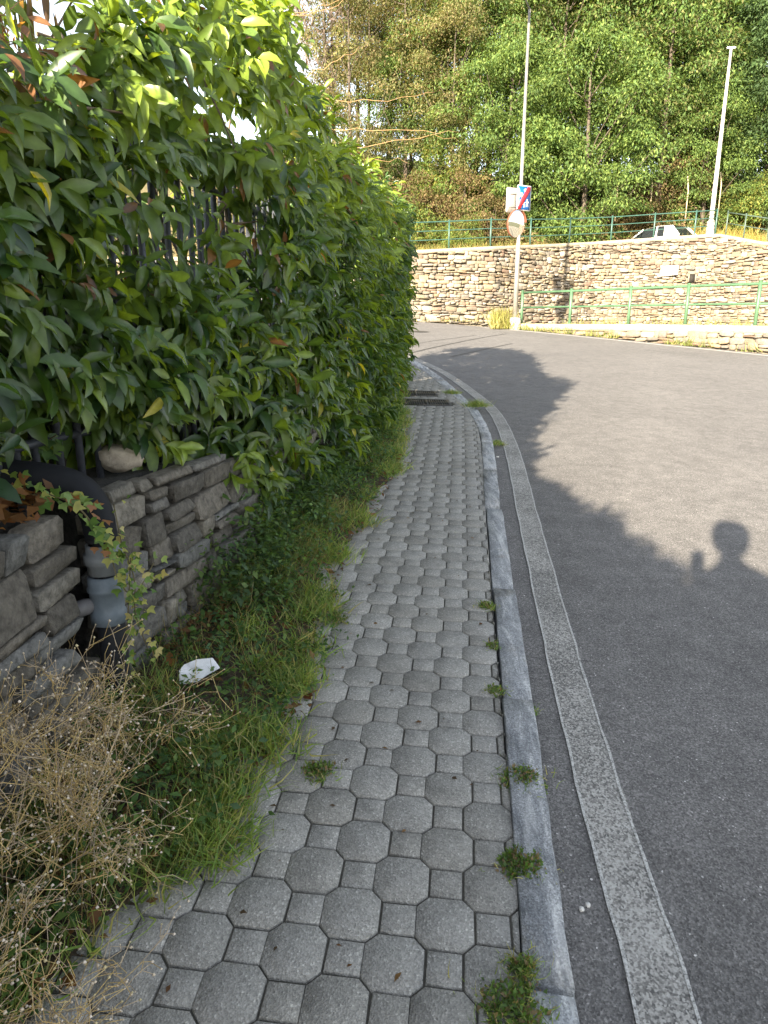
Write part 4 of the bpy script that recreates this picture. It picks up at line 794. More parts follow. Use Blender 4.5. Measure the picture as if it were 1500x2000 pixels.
# ------------------------------------------------------------------ lamps, signs, mirror
lb = aty(1005, 628, 24.75); lt = aty(1035, 18, 24.75); LH = lt[2] - lb[2]
lamp = empty('street_lamp', lb, 'tall grey street lamp carrying the blue sign and traffic mirror', 'street lamp', 'street lamps')
MB().add(*tube([(0, 0, 0), (0, 0, 2.5), (0, 0, 2.6), (0, 0, LH)], [.085, .08, .066, .04], 12), (.3, .285, .26)).build('pole', M_GALV, lamp, True)
MB().add(*lathe([(.085, .14), (.2, .12), (.22, 0), (.22, -.3)], 14), (.36, .34, .3)).build('footing', M_CONC, lamp)
MB().add(*tube([(0, 0, LH), (-.25, -.5, LH + .1), (-.42, -.85, LH + .12)], .03, 8), (.2, .2, .2)).build('arm', M_GALV, lamp)
hd = MB(); hv = np.array([(-.13, 0, 0), (.13, 0, 0), (.17, .35, 0), (.1, .7, 0), (-.1, .7, 0), (-.17, .35, 0)]); hv2 = hv * [.8, .9, 1] + [0, .03, .09]
hd.add(np.vstack([hv, hv2]) @ np.array(Matrix.Rotation(math.radians(155), 3, 'Z')).T + [-.4, -.8, LH + .08], [(0, 2, 1), (0, 3, 2), (0, 4, 3), (0, 5, 4), (6, 7, 8), (6, 8, 9), (6, 9, 10), (6, 10, 11)], [(i, (i + 1) % 6, 6 + (i + 1) % 6, 6 + i) for i in range(6)], (.05, .05, .055)); hd.build('lamp_head', M_PAINT, lamp)
l2 = aty(1388, 440, 33.9); l2t = aty(1420, 95, 33.9); H2 = l2t[2] - l2[2]; l2[2] -= .3
lamp2 = empty('street_lamp', l2, 'plain white street lamp at the corner of the upper railing', 'street lamp', 'street lamps')
MB().add(*tube([(0, 0, -.3), (0, 0, 2), (0, 0, H2 + .3)], [.11, .095, .05], 12), (.45, .43, .4)).build('pole', M_PAINT, lamp2, True)
MB().add(*lathe([(.12, .5), (.16, .48), (.18, 0), (.18, -.5)], 14), (.38, .35, .3)).build('footing', M_CONC, lamp2)
for sx in (-1, 1): MB().add(*boxv((sx * .1, 0, H2 + .33), (.17, .1, .06), 0), (.7, .7, .68)).build('lamp_head', M_PAINT, lamp2)
# plates: a local frame for signs (right, up, normal)
def plate_frame(ang): a = math.radians(ang); return np.array([math.cos(a), math.sin(a), 0]), np.array([0, 0, 1.]), np.array([math.sin(a), -math.cos(a), 0])
ex, ez, nv = plate_frame(28)
def rrect(w, h, r, cx=0, cy=0, n=4):
    out = []
    for sx, sy, a0 in ((1, -1, -90), (1, 1, 0), (-1, 1, 90), (-1, -1, 180)):
        for k in range(n + 1): a = math.radians(a0 + 90 * k / n); out.append((cx + sx * (w / 2 - r) + r * math.cos(a), cy + sy * (h / 2 - r) + r * math.sin(a)))
    return np.array(out)
def flat(mb, poly, o, dist, th, col): V, t, q = prism(poly, np.asarray(o) + nv * dist, ex, ez, nv, th); mb.add(V, t, q, col)
sc_ = aty(1023, 387, 24.6); sw, sh = .58, .78
sign = empty('road_sign', sc_ + np.array([0, 0, -.4]), 'blue end of residential zone sign with red diagonal on the lamp post', 'road sign', 'road signs on the lamp post')
O = np.array([0, 0, .4]) ; S_W, S_B, S_R = (.42, .42, .42), (.004, .085, .3), (.42, .012, .02)
mb = MB(); flat(mb, rrect(sw, sh, .04), O, 0, .012, S_W); mb.build('plate', M_PAINT, sign)
mb = MB(); flat(mb, rrect(sw - .06, sh - .06, .03), O, .012, .003, S_B); mb.build('blue_field', M_PAINT, sign)
mb = MB()
house = np.array([(.06, .03), (.06, .17), (-.01, .17), (.1, .3), (.21, .17), (.17, .17), (.17, .03)]) * [1, 1]
flat(mb, np.array([(-.23, .0), (.0, .0), (.0, .08), (-.03, .09), (-.06, .16), (-.17, .16), (-.2, .09), (-.23, .07)]), O, .015, .002, S_W)
flat(mb, np.array([(.0, .2), (.0, .24), (-.03, .24), (.05, .31), (.13, .24), (.1, .24), (.1, .2)]), O, .015, .002, S_W)
mb.build('house_symbol', M_PAINT, sign)
mb = MB()
for c, r in (((-.17, .0), .035), ((-.05, .0), .035)): an = np.arange(12) * math.pi / 6; flat(mb, np.c_[c[0] + r * np.cos(an), c[1] + r * np.sin(an)], O, .0175, .002, S_B)
flat(mb, np.array([(-.15, .09), (-.07, .09), (-.08, .14), (-.14, .14)]), O, .0175, .002, S_B); mb.build('car_symbol', M_PAINT, sign)
mb = MB()
def man(cx, cy, k):
    an = np.arange(10) * math.pi / 5; flat(mb, np.c_[cx + .035 * k * np.cos(an), cy + .2 * k + .035 * k * np.sin(an)], O, .015, .002, S_W)
    for pl in ([(-.035, .0), (.035, .0), (.045, .15), (-.045, .15)], [(-.035, .0), (-.08, -.16), (-.045, -.17), (.0, 0)], [(.0, .0), (.06, -.16), (.095, -.15), (.035, 0)], [(.04, .15), (.12, .03), (.1, .01), (.03, .09)], [(-.04, .15), (-.12, .05), (-.1, .03), (-.03, .1)]): flat(mb, np.array(pl) * k + [cx, cy], O, .0152, .002, S_W)
man(.14, -.17, .62); man(.02, -.23, .42); an = np.arange(10) * math.pi / 5; flat(mb, np.c_[-.1 + .03 * np.cos(an), -.28 + .03 * np.sin(an)], O, .015, .002, S_W); mb.build('people_symbol', M_PAINT, sign)
mb = MB(); flat(mb, np.array([(-.255, -.355), (-.14, -.355), (.255, .24), (.255, .355), (.14, .355), (-.255, -.24)]), O, .0195, .002, S_R); mb.build('red_stripe', M_PAINT, sign)
mb = MB(); [mb.add(*boxv(np.array([0, 0, z]) - nv * .04, (.12, .07, .04), math.radians(28)), (.4, .4, .4)) for z in (.2, .6)]; mb.build('bracket', M_GALV, sign)
s2 = aty(1001, 391, 24.78); sg2 = empty('road_sign', s2 + np.array([0, 0, -.4]), 'bare grey back of a sign plate behind the blue sign', 'road sign', 'road signs on the lamp post')
mb = MB(); flat(mb, rrect(.5, .78, .04), O - np.array(ex) * .0, -.02, .012, (.27, .25, .23)); mb.build('plate', M_PAINT, sg2)
mb = MB(); [mb.add(*boxv(np.array([0, 0, z]) + nv * .005, (.46, .025, .03), math.radians(28)), (.4, .38, .36)) for z in (.2, .6)]; mb.build('bracket', M_GALV, sg2)
mc = aty(1009, 437, 24.55); mir = empty('traffic_mirror', mc + np.array([0, 0, -.45]), 'round convex traffic mirror with orange hood under the sign', 'traffic mirror')
a = math.radians(40); ex_m, nv_m = np.array([math.cos(a), math.sin(a), 0]), np.array([math.sin(a), -math.cos(a), -.12]); nv_m = nv_m / np.linalg.norm(nv_m); ez_m = np.cross(nv_m, ex_m) * -1
if ez_m[2] < 0: ez_m = -ez_m
def disc(prof, n=32):
    an = np.arange(n) * 2 * np.pi / n; V = np.array([np.array([0, 0, .45]) + ex_m * r * math.cos(b) + ez_m * r * math.sin(b) + nv_m * z for r, z in prof for b in an]); k = len(prof)
    return V, None, [(i * n + j, i * n + (j + 1) % n, (i + 1) * n + (j + 1) % n, (i + 1) * n + j) for i in range(k - 1) for j in range(n)]
mm, N, L, b = new_mat('mirror'); b.inputs['Metallic'].default_value = 1; b.inputs['Roughness'].default_value = .03; b.inputs['Base Color'].default_value = (.85, .86, .88, 1)
MB().add(*disc([(.001, .09), (.1, .086), (.2, .072), (.3, .048), (.38, .024), (.425, .008)]), (.9, .9, .9)).build('mirror_face', mm, mir, True)
MB().add(*disc([(.424, .006), (.428, .012), (.436, .008), (.44, -.06), (.36, -.13), (.001, -.16)]), (.13, .05, .028)).build('back_shell', M_PLASTIC, mir, True)
n_ = 18; an = np.linspace(math.radians(10), math.radians(170), n_); Vh = np.array([np.array([0, 0, .45]) + ex_m * r * math.cos(b_) + ez_m * r * math.sin(b_) + nv_m * z for r, z in ((.44, 0), (.45, .05), (.46, .05), (.455, 0)) for b_ in an])
MB().add(Vh, None, [(i * n_ + j, i * n_ + j + 1, (i + 1) * n_ + j + 1, (i + 1) * n_ + j) for i in range(3) for j in range(n_ - 1)], (.13, .05, .028)).build('hood', M_PLASTIC, mir, True)
MB().add(*tube([np.array([0, 0, .45]) - nv_m * .1, np.array([.02, .18, .42])], .025, 8), (.35, .35, .35)).build('bracket', M_GALV, mir)

# wall plate and weep hole
wp = aty(1306, 529, 32.98); o = MB().add(*boxv((0, 0, 0), (.78, .03, .42), .03), (.78, .76, .72)).build('wall_plate', M_PAINT); o.location = wp + [0, -.1, 0]; o.rotation_euler = (0, -.08, 0)
tag(o, 'blank white plate fixed to the tall stone wall', 'plate')
hp = MB(); hp.add(*boxv((0, 0, .16), (.3, .06, .05)), (.2, .17, .13)); hp.add(*boxv((-.16, 0, -.04), (.05, .06, .34)), (.2, .17, .13)); hp.add(*boxv((.16, 0, -.04), (.05, .06, .34)), (.2, .17, .13)); hp.add(*boxv((0, .03, -.04), (.27, .02, .34)), (.02, .018, .015))
o = hp.build('weep_hole', M_STONE); o.location = hole_c + [0, .0, 0]; tag(o, 'dark square weep hole in the tall stone wall beside the white plate', 'drain hole')

# ------------------------------------------------------------------ upper terrace, hillside
def hill(x, y):
    base = 4.95 + .0 * x; e = np.interp(y, [28, 34, 37, 44, 60, 90, 140], [0, 0, .3, 3.6, 9, 12.5, 13])
    lf = np.clip((8 - x) / 14, 0, 1); return base - .95 * lf * np.clip((40 - y) / 6, 0, 1) + e * (1 + .25 * lf) + .25 * noise2(x, y, .35) * np.clip((y - 38) / 6, 0, 1)
hy = np.r_[0, .3, .6, 1, 1.5, 2, 3, 4, 5, 6, 8, 10, 13, 16, 20, 25, 32, 45, 70, 110]; hs = np.linspace(0, fsl[-1], 60)
b0 = np.array([FL(s) for s in hs]); T = nrm(np.gradient(b0, axis=0)); b0 = b0 + np.stack([-T[:, 1], T[:, 0]], -1) * .4
V = []
for k, e in enumerate(hy):
    x = b0[:, 0] * (1 + e * .03) ; y = b0[:, 1] * (1 - min(e / 12, 1)) + (29.8 * min(e / 12, 1)) + e + 0 * x
    z = hill(x, y); f = min(e / 1.5, 1); zt2 = np.array([f_top(s) for s in hs]) + .06; V.append(np.c_[x, y, zt2 * (1 - f) + z * f])
V = np.concatenate(V); n = len(hs)
tag(MB().add(V, None, [(r0 * n + i, r0 * n + i + 1, (r0 + 1) * n + i + 1, (r0 + 1) * n + i) for r0 in range(len(hy) - 1) for i in range(n - 1)], (.11, .095, .045)).build('hillside', M_SOIL, smooth=True), kind='structure')
# dry grass on the terrace and undergrowth on the slope
dg = MB(); n = 9000; x = R.uniform(-4, 21, n); y = np.interp(x, FW[:, 0], FW[:, 1]) + .5 + R.random(n) ** 2 * 8; C = np.c_[x, y, hill(x, y) - .02]
grass_patch(dg, C, .15, 16000, .2, .55, [(.3, .24, .07), (.22, .2, .06), (.16, .17, .05), (.34, .27, .1), (.12, .15, .04)], .45, w=.018)
C = np.array([(xx, yy, hill(xx, yy)) for xx, yy in zip(R.uniform(14.6, 20, 500), R.uniform(33.5, 39, 500))]); grass_patch(dg, C, .25, 6000, .5, 1.1, [(.42, .33, .1), (.36, .28, .08), (.28, .24, .07)], .35, w=.02)
dg.build('dry_grass', M_GRASS, kind='stuff')
us_ = MB(); n = 30000; x = R.uniform(-12, 24, n); y = 36.5 + R.random(n) ** 1.2 * 17; hgt = np.clip(.5 + .9 * noise2(x, y, .8, 3), .15, 1.6); p = np.c_[x, y, hill(x, y) + hgt * R.random(n)]
ck = np.where(noise2(x, y, .5, 8)[:, None] > .1, np.array([[.085, .12, .035]]), np.array([[.17, .12, .06]])) * R.uniform(.6, 1.4, (n, 1))
leaf_patch(us_, p, nrm(R.normal(0, 1, (n, 3))), nrm(R.normal(0, .6, (n, 3)) + [0, -.5, .8]), R.uniform(.1, .28, n), ck); us_.build('undergrowth', M_LEAF, kind='stuff')

# ------------------------------------------------------------------ trees
def make_tree(name, seed, h, trunk_r, crown_h0, cr, npad, per, cols, mat=M_LEAF, leaf=(.14, .26), bare=False, nlimb=9, flat_=.38, lean=0):
    """tapered trunk, limbs, and drooping pads of leaf sprays at the limb ends"""
    r = np.random.default_rng(seed); tr = MB(); cw = MB()
    sp = [np.array([lean * f * h + .12 * math.sin(3 * f + seed), .1 * math.sin(2.3 * f + seed * 2), h * f]) for f in np.linspace(0, .93, 7)]
    P = curve_pts(sp, 14); tr.add(*tube(P, np.linspace(trunk_r, trunk_r * .2, 14), 8), (.075, .06, .045))
    pads = []
    for k in range(npad):
        f = r.random() ** .9; z = crown_h0 + (h - crown_h0) * f; prof = (math.sin(math.pi * (.1 + .85 * f)) ** .6); an = r.uniform(0, 6.283); rad = cr * prof * r.random() ** .5
        c = np.array([lean * z + rad * math.cos(an), rad * math.sin(an), z + r.normal(0, .3)]); pads.append((c, cr * r.uniform(.2, .46)))
        if not bare and k % 5: continue
        zb = max(crown_h0 * .7, z - rad * r.uniform(.8, 1.4) - .3); b = np.array([np.interp(zb, P[:, 2], P[:, 0]), np.interp(zb, P[:, 2], P[:, 1]), zb]); mid = (b + c) / 2 + r.normal(0, .25, 3) + [0, 0, -.1]
        tr.add(*tube(curve_pts([b, mid, c], 6), np.linspace(trunk_r * .22, .012, 6), 5), (.075, .06, .045))
        if bare:
            for _ in range(12):
                e = c + r.normal(0, 1, 3) * cr * .35 + [0, 0, cr * .2]; tr.add(*tube(curve_pts([mid * .4 + c * .6, (c + e) / 2 + r.normal(0, .1, 3), e], 4), np.linspace(.018, .006, 4), 3), (.19, .14, .11))
    for c, s in pads:
        m = int(per * r.uniform(.7, 1.3)); q = nrm(r.normal(0, 1, (m, 3))); rr = r.random((m, 1)) ** .45; o = q * rr * [s, s, s * flat_] ; o[:, 2] -= .45 * (np.hypot(o[:, 0], o[:, 1]) ** 2) / s
        d = nrm(np.c_[o[:, :2] / s, np.full(m, -.45)] + r.normal(0, .45, (m, 3))); nn_ = nrm(np.c_[o[:, :2] / s * .4, np.full(m, .9)] + r.normal(0, .4, (m, 3)))
        cc = np.array(cols)[r.integers(0, len(cols), m)] * r.uniform(.75, 1.25, (m, 1)) * r.uniform(.8, 1.2)
        leaf_patch(cw, c + o, d, nn_, r.uniform(*leaf, m), cc, None, .42)
    return (MB.mesh(tr, name + ' trunk', M_BARK, True), cw.mesh(name + ' crown', mat) if cw.v else None)
GRN = [(.085, .14, .038), (.115, .17, .042), (.07, .12, .036), (.14, .19, .05)]; OLV = [(.13, .135, .05), (.105, .125, .045), (.16, .15, .06), (.175, .14, .07)]; DRK = [(.05, .088, .032), (.068, .108, .038), (.044, .078, .032)]
YEL = [(.14, .155, .032), (.17, .16, .04), (.1, .14, .03)]
KIND = {'locust': make_tree('locust', 1, 10, .17, .6, 3.8, 105, 300, GRN, leaf=(.13, .24)), 'locust_b': make_tree('locust b', 2, 13, .2, 2.2, 3.7, 105, 290, GRN[:3] + OLV[:1], leaf=(.14, .26), lean=.02),
        'tall': make_tree('tall', 3, 17, .2, 4.5, 3.3, 95, 270, OLV + GRN[:1], leaf=(.14, .27), flat_=.5), 'tall_b': make_tree('tall b', 4, 19, .22, 4, 3.6, 105, 270, OLV[:2] + GRN[:2], leaf=(.15, .28), flat_=.5, lean=-.015),
        'dark': make_tree('dark', 5, 14, .22, .8, 3.8, 105, 290, DRK, leaf=(.14, .26), flat_=.5), 'sparse': make_tree('sparse', 6, 13, .14, 2.5, 2.8, 60, 200, OLV, leaf=(.12, .22), flat_=.5), 'bare': make_tree('bare', 7, 15, .16, 5, 2.6, 46, 0, OLV, bare=True),
        'bush': make_tree('bush', 8, 2.6, .04, .2, 1.5, 34, 300, YEL + GRN[:2], leaf=(.08, .17), flat_=.7), 'scrub': make_tree('scrub', 9, 2.4, .03, .2, 1.5, 32, 280, [(.16, .115, .055), (.125, .09, .048), (.115, .12, .04)], leaf=(.07, .15), flat_=.7)}
def tree(kind, x, y, s, rz, label, z=None, nm=None, cat='tree', grp='trees on the wooded hillside'):
    tm, cm = KIND[kind]; o = empty(nm or 'tree', (x, y, (hill(x, y) if z is None else z) - .15), label, cat, grp); o.rotation_euler = (0, 0, rz); o.scale = (s, s, s * R.uniform(.95, 1.05))
    link(bpy.data.objects.new('trunk', tm), o)
    if cm: link(bpy.data.objects.new('crown', cm), o)
    return o
def atpx(u, y): return (u - 750) / F * y * .94
TR = [('locust', 1130, 37.2, 1.0, 0, 'bright green locust hanging over the dark railing behind the blue sign'), ('locust', 985, 39.5, .95, 2.1, 'green locust directly left of the blue sign pole'), ('locust_b', 1270, 41, 1.0, 1, 'bushy green locust rising behind the parked car'), ('dark', 1475, 42, 1.0, .4, 'dark dense tree at the picture edge beyond the white lamp'),
      ('dark', 1580, 38, .9, 2.4, 'dark tree just past the corner of the dry grass bank'), ('locust_b', 1390, 45, 1.1, 3.3, 'green tree rising behind the white street lamp'), ('tall', 860, 44, .95, .2, 'olive leaved tall tree standing second from the bare tree'), ('tall_b', 950, 47, 1.0, 1.7, 'tall olive tree with a forked crown left of the sign lamp'),
      ('tall', 1050, 49, 1.05, 3.0, 'tall thin trunked tree directly behind the lamp head'), ('tall_b', 1170, 50, 1.05, 4.1, 'tall tree above the bright green locust'), ('tall', 1290, 52, 1.1, 5.0, 'tall slender tree above the parked car'), ('tall_b', 1400, 53, 1.1, .9, 'tallest tree behind the white street lamp'), ('dark', 1530, 52, 1.25, 4.4, 'large dark tree in the upper corner of the wood'),
      ('sparse', 790, 45, 1.0, 1.2, 'sparse olive tree with open crown beside the hedge top'), ('sparse', 880, 41, .85, 3.7, 'thin sparse tree with leaning stem in front of the olive trees'), ('sparse', 720, 47, .95, 5.2, 'yellowish sparse tree just behind the hedge edge'), ('bare', 640, 50, 1.0, 0, 'bare grey brown tree against the sky above the hedge'), ('bare', 560, 54, 1.0, 2, 'second bare tree half hidden by the hedge'),
      ('tall', 1010, 57, 1.1, 2.6, 'back row tree showing between the two lamp poles, left one'), ('tall_b', 1230, 60, 1.15, 1.1, 'back row tree showing between the two lamp poles, right one'), ('tall', 760, 58, .9, 4.0, 'back row tree over the sparse olive tree'), ('tall_b', 900, 60, 1.0, 5.5, 'back row tree over the leaning thin tree'), ('locust', 800, 46, .8, 4.5, 'low green tree at the foot of the slope above the hedge end'), ('locust', 1360, 41, .72, 5.1, 'small green tree between the parked car and white lamp')]
TR += [('sparse', 690, 42, .95, 3.0, 'thin yellowish tree closest to the hedge silhouette'), ('sparse', 655, 52, 1.15, 1.0, 'pale thin tree beside the bare tree'), ('tall', 700, 56, .95, 2.9, 'olive tree behind the bare trees'), ('tall_b', 830, 53, .95, 2.2, 'olive tree filling the gap behind the sparse trees'), ('tall', 1100, 55, 1.1, .7, 'tall tree glimpsed over the bright locust, behind its left half'), ('tall_b', 1330, 58, 1.2, 3.6, 'tree of the back row straight above the car'), ('dark', 1440, 48, 1.2, 1.9, 'dark tree directly right of the white lamp'), ('locust_b', 1080, 43, 1.0, 4.6, 'green tree behind the locust by the blue sign'), ('locust_b', 1190, 44, 1.1, 2.0, 'leaning green tree behind the right half of the bright locust'), ('locust_b', 920, 43, .85, .9, 'green tree low behind the thin leaning tree'), ('tall', 1480, 57, 1.2, 2.0, 'olive tree at the top right behind the dark trees'), ('dark', 1340, 47, .9, 5.9, 'dark green tree behind the straw coloured scrub')]
for k, u0, y, s, rz, lbl in TR: tree(k, atpx(u0, y), y, s, rz, lbl)
BU = [('bush', 830, 36.8, 1.0, 0, 'yellow green bush at the wall end nearest the hedge'), ('scrub', 800, 38.5, 1.3, 1, 'brown scrub bush right at the hedge edge'), ('bush', 905, 35.5, .7, 2, 'small leafy bush behind the dark railing left of the mirror'), ('scrub', 900, 39, 1.3, 3, 'brown dry scrub above the railing left of the mirror'), ('scrub', 960, 37.5, 1.0, 4, 'dry bush immediately behind the mirror'), ('bush', 870, 41.5, 1.4, .5, 'tall olive bush on the slope left of the sign'), ('scrub', 1300, 41.5, 1.35, 2.2, 'brown scrub in front of the wire fence posts'), ('scrub', 1240, 40, .9, 5, 'low dry scrub beyond the roof of the car'), ('bush', 1450, 40, 1.1, 3, 'dark leafy bush behind the dry grass bank'), ('scrub', 1345, 43, 1.3, .8, 'straw coloured scrub left of the white lamp')]
for k, u0, y, s, rz, lbl in BU: tree(k, atpx(u0, y), y, s, rz, lbl, nm='bush', cat='bush', grp='bushes on the slope')
# yellow weed at the lamp foot
g = aty(978, 632, 24.6); o = empty('yellow_shrub', (g[0], g[1], float(G(g[0], g[1])) - .05), 'bright yellow green weed clump at the foot of the sign lamp', 'weed'); mb = MB(); grass_patch(mb, np.array([[g[0], g[1], o.location[2]]]), .16, 420, .35, .85, [(.27, .26, .07), (.22, .23, .06), (.3, .27, .1)], .28, o, .02); mb.build('foliage', M_GRASS, o)
vm = MB()
for s in np.linspace(.5, lws[-1] - 1, 46):
    p = np.array([np.interp(s, lws, LWp[:, 0]), np.interp(s, lws, LWp[:, 1])]); k = int(np.argmin(np.abs(ss - s))); p = p - N2[k] * .12 
    if R.random() < .75: grass_patch(vm, np.array([[p[0], p[1], float(G(*p)) - RD]]), .13, int(R.uniform(15, 70)), .1, .4, [(.2, .22, .06), (.14, .18, .05), (.3, .28, .1)], .5, w=.014)
for x in np.arange(-2, 4, .35):
    if R.random() < .8: p = (x, float(np.interp(x, FW[:, 0], FW[:, 1])) - .2); grass_patch(vm, np.array([[p[0], p[1], float(G(*p)) - RD]]), .15, 25, .06, .22, [(.22, .22, .08), (.3, .27, .1)], .6, w=.015)
for s in np.linspace(2, lws[-1] - 1, 30):
    k = int(np.argmin(np.abs(ss - s))); p = P2[k] + N2[k] * .8; grass_patch(vm, np.array([[p[0], p[1], lz[k] - .06]]), .2, 40, .1, .35, [(.2, .22, .06), (.3, .28, .1)], .5, w=.014)
vm.build('roadside_grass', M_GRASS, kind='stuff')
# wire fence posts on the slope
for u0, v0, v1, lb in ((1203, 345, 410, 'rusty wire fence post left of the brown scrub'), (1270, 340, 405, 'pale wire fence post above the car windscreen'), (1340, 340, 412, 'pale wire fence post above the rear of the car'), (1404, 335, 400, 'wire fence post just right of the white lamp')):
    b_, t_ = aty(u0, v1, 39.5), aty(u0 + 3, v0, 39.5); o = MB().add(*tube([(0, 0, -.6), (0, 0, 1), tuple(t_ - b_)], .035, 6), (.42, .34, .22)).build('fence_post', M_PAINT); o.location = b_; tag(o, lb, 'fence post', 'wire fence posts on the slope')

# ------------------------------------------------------------------ parked car on the terrace
cx_, cy_ = atpx(1276, 37.6), 37.6; cz = aty(1283, 446, 37.6)[2] - 1.52
car = empty('parked_car', (cx_, cy_, cz), 'white hatchback parked behind the upper railing', 'car'); car.rotation_euler = (0, 0, math.radians(-56))
white = simple('white car paint', (.78, .78, .78), .25, 0, .6); glass = simple('car glass', (.015, .018, .02), .06, 0, .8); rub = simple('tyre rubber', (.02, .02, .02), .9); alloy = simple('alloy rim', (.4, .4, .4), .3, .8)
st_ = [(-2.05, .35, .62, .7), (-1.95, .3, .86, .8), (-1.2, .28, .93, .86), (-.75, .28, .97, .88), (.6, .28, .97, .88), (1.6, .28, .98, .86), (1.95, .3, .9, .8), (2.05, .36, .6, .72)]
V = []
for x, z0, z1, w in st_: V += [(x, -w, z0), (x, -w * 1.02, (z0 + z1) / 2), (x, -w * .95, z1), (x, w * .95, z1), (x, w * 1.02, (z0 + z1) / 2), (x, w, z0)]
q = [(i * 6 + j, i * 6 + (j + 1) % 6, (i + 1) * 6 + (j + 1) % 6, (i + 1) * 6 + j) for i in range(7) for j in range(6)] + [(0, 1, 4, 5), (1, 2, 3, 4), (42, 47, 46, 43), (43, 46, 45, 44)]
MB().add(V, None, q).build('body', white, car)
gh = [(-.95, .95, .8), (-.25, 1.42, .64), (.5, 1.5, .64), (1.35, 1.45, .62), (1.85, .98, .76)]
rf = MB(); V = []
for x, z, w in gh[1:4]: V += [(x, -w, z), (x, -w * .8, z + .04), (x, w * .8, z + .04), (x, w, z)]
rf.add(V, None, [(i * 4 + j, i * 4 + j + 1, (i + 1) * 4 + j + 1, (i + 1) * 4 + j) for i in range(2) for j in range(3)])
for sgn in (-1, 1):
    for (a1, b1) in (((-.97, .94, .83), (-.25, 1.43, .65)), ((1.9, .97, .8), (1.38, 1.46, .63)), ((.62, .95, .85), (.55, 1.49, .65))): rf.add(*tube([(a1[0], sgn * a1[2], a1[1]), (b1[0], sgn * b1[2], b1[1])], .035, 6))
rf.build('roof', white, car)
def gl(name, P): MB().add(P, None, [(0, 1, 2, 3)]).build(name, glass, car)
gl('windscreen', [(-.95, -.8, .95), (-.95, .8, .95), (-.25, .64, 1.43), (-.25, -.64, 1.43)]); gl('rear_window', [(1.86, .76, .98), (1.86, -.76, .98), (1.36, -.62, 1.45), (1.36, .62, 1.45)])
for sg in (-1, 1): gl('side_window', [(-.93, sg * .81, .96), (1.05, sg * .8, .97), (.95, sg * .64, 1.45), (-.25, sg * .645, 1.43)]); MB().add([(1.05, sg * .8, .97), (1.9, sg * .77, .97), (1.38, sg * .63, 1.45), (.95, sg * .64, 1.46)], None, [(0, 1, 2, 3)]).build('quarter_panel', white, car)
for x in (-1.3, 1.28):
    for sg in (-1, 1):
        V, t, q = lathe([(.2, -.1), (.3, -.1), (.32, -.06), (.32, .06), (.3, .1), (.2, .1)], 18); Rx = np.array(Matrix.Rotation(math.pi / 2, 3, 'X')); wv = MB().add(V @ Rx.T + [x, sg * .76, .32], t, q).build('wheel', rub, car)
        V, t, q = lathe([(.001, .09), (.2, .1), (.21, .06)], 14); MB().add((V * [1, 1, 1]) @ Rx.T * [1, -sg if False else 1, 1] + [x, sg * .76 - (0 if sg < 0 else 0), .32], t, q).build('rim', alloy, wv)
for sg in (-1, 1): MB().add(*boxv((-2.0, sg * .62, .72), (.1, .3, .12))).build('headlight', glass, car); MB().add(*boxv((1.98, sg * .66, .82), (.1, .22, .16))).build('tail_light', simple('tail light', (.4, .02, .02), .3), car)

# ------------------------------------------------------------------ the photographer, whose shadow falls on the road
per = empty('person', (.035, -.4, float(G(.035, -.4))), 'person in dark clothes holding up a phone, casting a shadow on the road', 'person')
gz0 = per.location[2]
jt = {'pelvis': (0, 0, 1.0), 'chest': (0, .0, 1.3), 'neck': (0, .0, 1.56), 'nk2': (0, .03, 1.66), 'head': (0, .05, 1.82), 'crown': (0, .04, 1.9), 'ls': (-.2, 0, 1.53), 'le': (-.2, .1, 1.2), 'lw': (-.075, .3, 1.3), 'rs': (.2, 0, 1.53), 're': (.2, .1, 1.2), 'rw': (.02, .3, 1.29), 'lh': (-.1, 0, .95), 'lk': (-.12, .02, .5), 'la': (-.13, -.03, .09), 'lt': (-.14, .14, .03), 'rh': (.1, 0, .95), 'rk': (.12, .02, .5), 'ra': (.13, -.03, .09), 'rt': (.14, .14, .03)}
rad = {'pelvis': .15, 'chest': .155, 'neck': .075, 'nk2': .06, 'head': .088, 'crown': .075, 'ls': .07, 'le': .045, 'lw': .03, 'rs': .07, 're': .045, 'rw': .03, 'lh': .09, 'lk': .06, 'la': .042, 'lt': .035, 'rh': .09, 'rk': .06, 'ra': .042, 'rt': .035}
ed_ = [('pelvis', 'chest'), ('chest', 'neck'), ('neck', 'nk2'), ('nk2', 'head'), ('head', 'crown'), ('neck', 'ls'), ('ls', 'le'), ('le', 'lw'), ('neck', 'rs'), ('rs', 're'), ('re', 'rw'), ('pelvis', 'lh'), ('lh', 'lk'), ('lk', 'la'), ('la', 'lt'), ('pelvis', 'rh'), ('rh', 'rk'), ('rk', 'ra'), ('ra', 'rt')]
def skin(name, jt, rad, ed_, root, mat, parent, sub=1):
    ks = list(jt); me = bpy.data.meshes.new(name); me.from_pydata([jt[k] for k in ks], [(ks.index(a), ks.index(b)) for a, b in ed_], []); o = bpy.data.objects.new(name, me); link(o, parent)
    o.modifiers.new('skin', 'SKIN'); 
    if not me.skin_vertices: me.skin_vertices.new() if hasattr(me.skin_vertices, 'new') else None
    sv_ = me.skin_vertices[0].data
    for i, k in enumerate(ks): sv_[i].radius = (rad[k], rad[k]); sv_[i].use_root = k == root
    m = o.modifiers.new('sub', 'SUBSURF'); m.levels = sub; m.render_levels = sub; me.materials.append(mat); o.modifiers['skin'].use_smooth_shade = True; return o
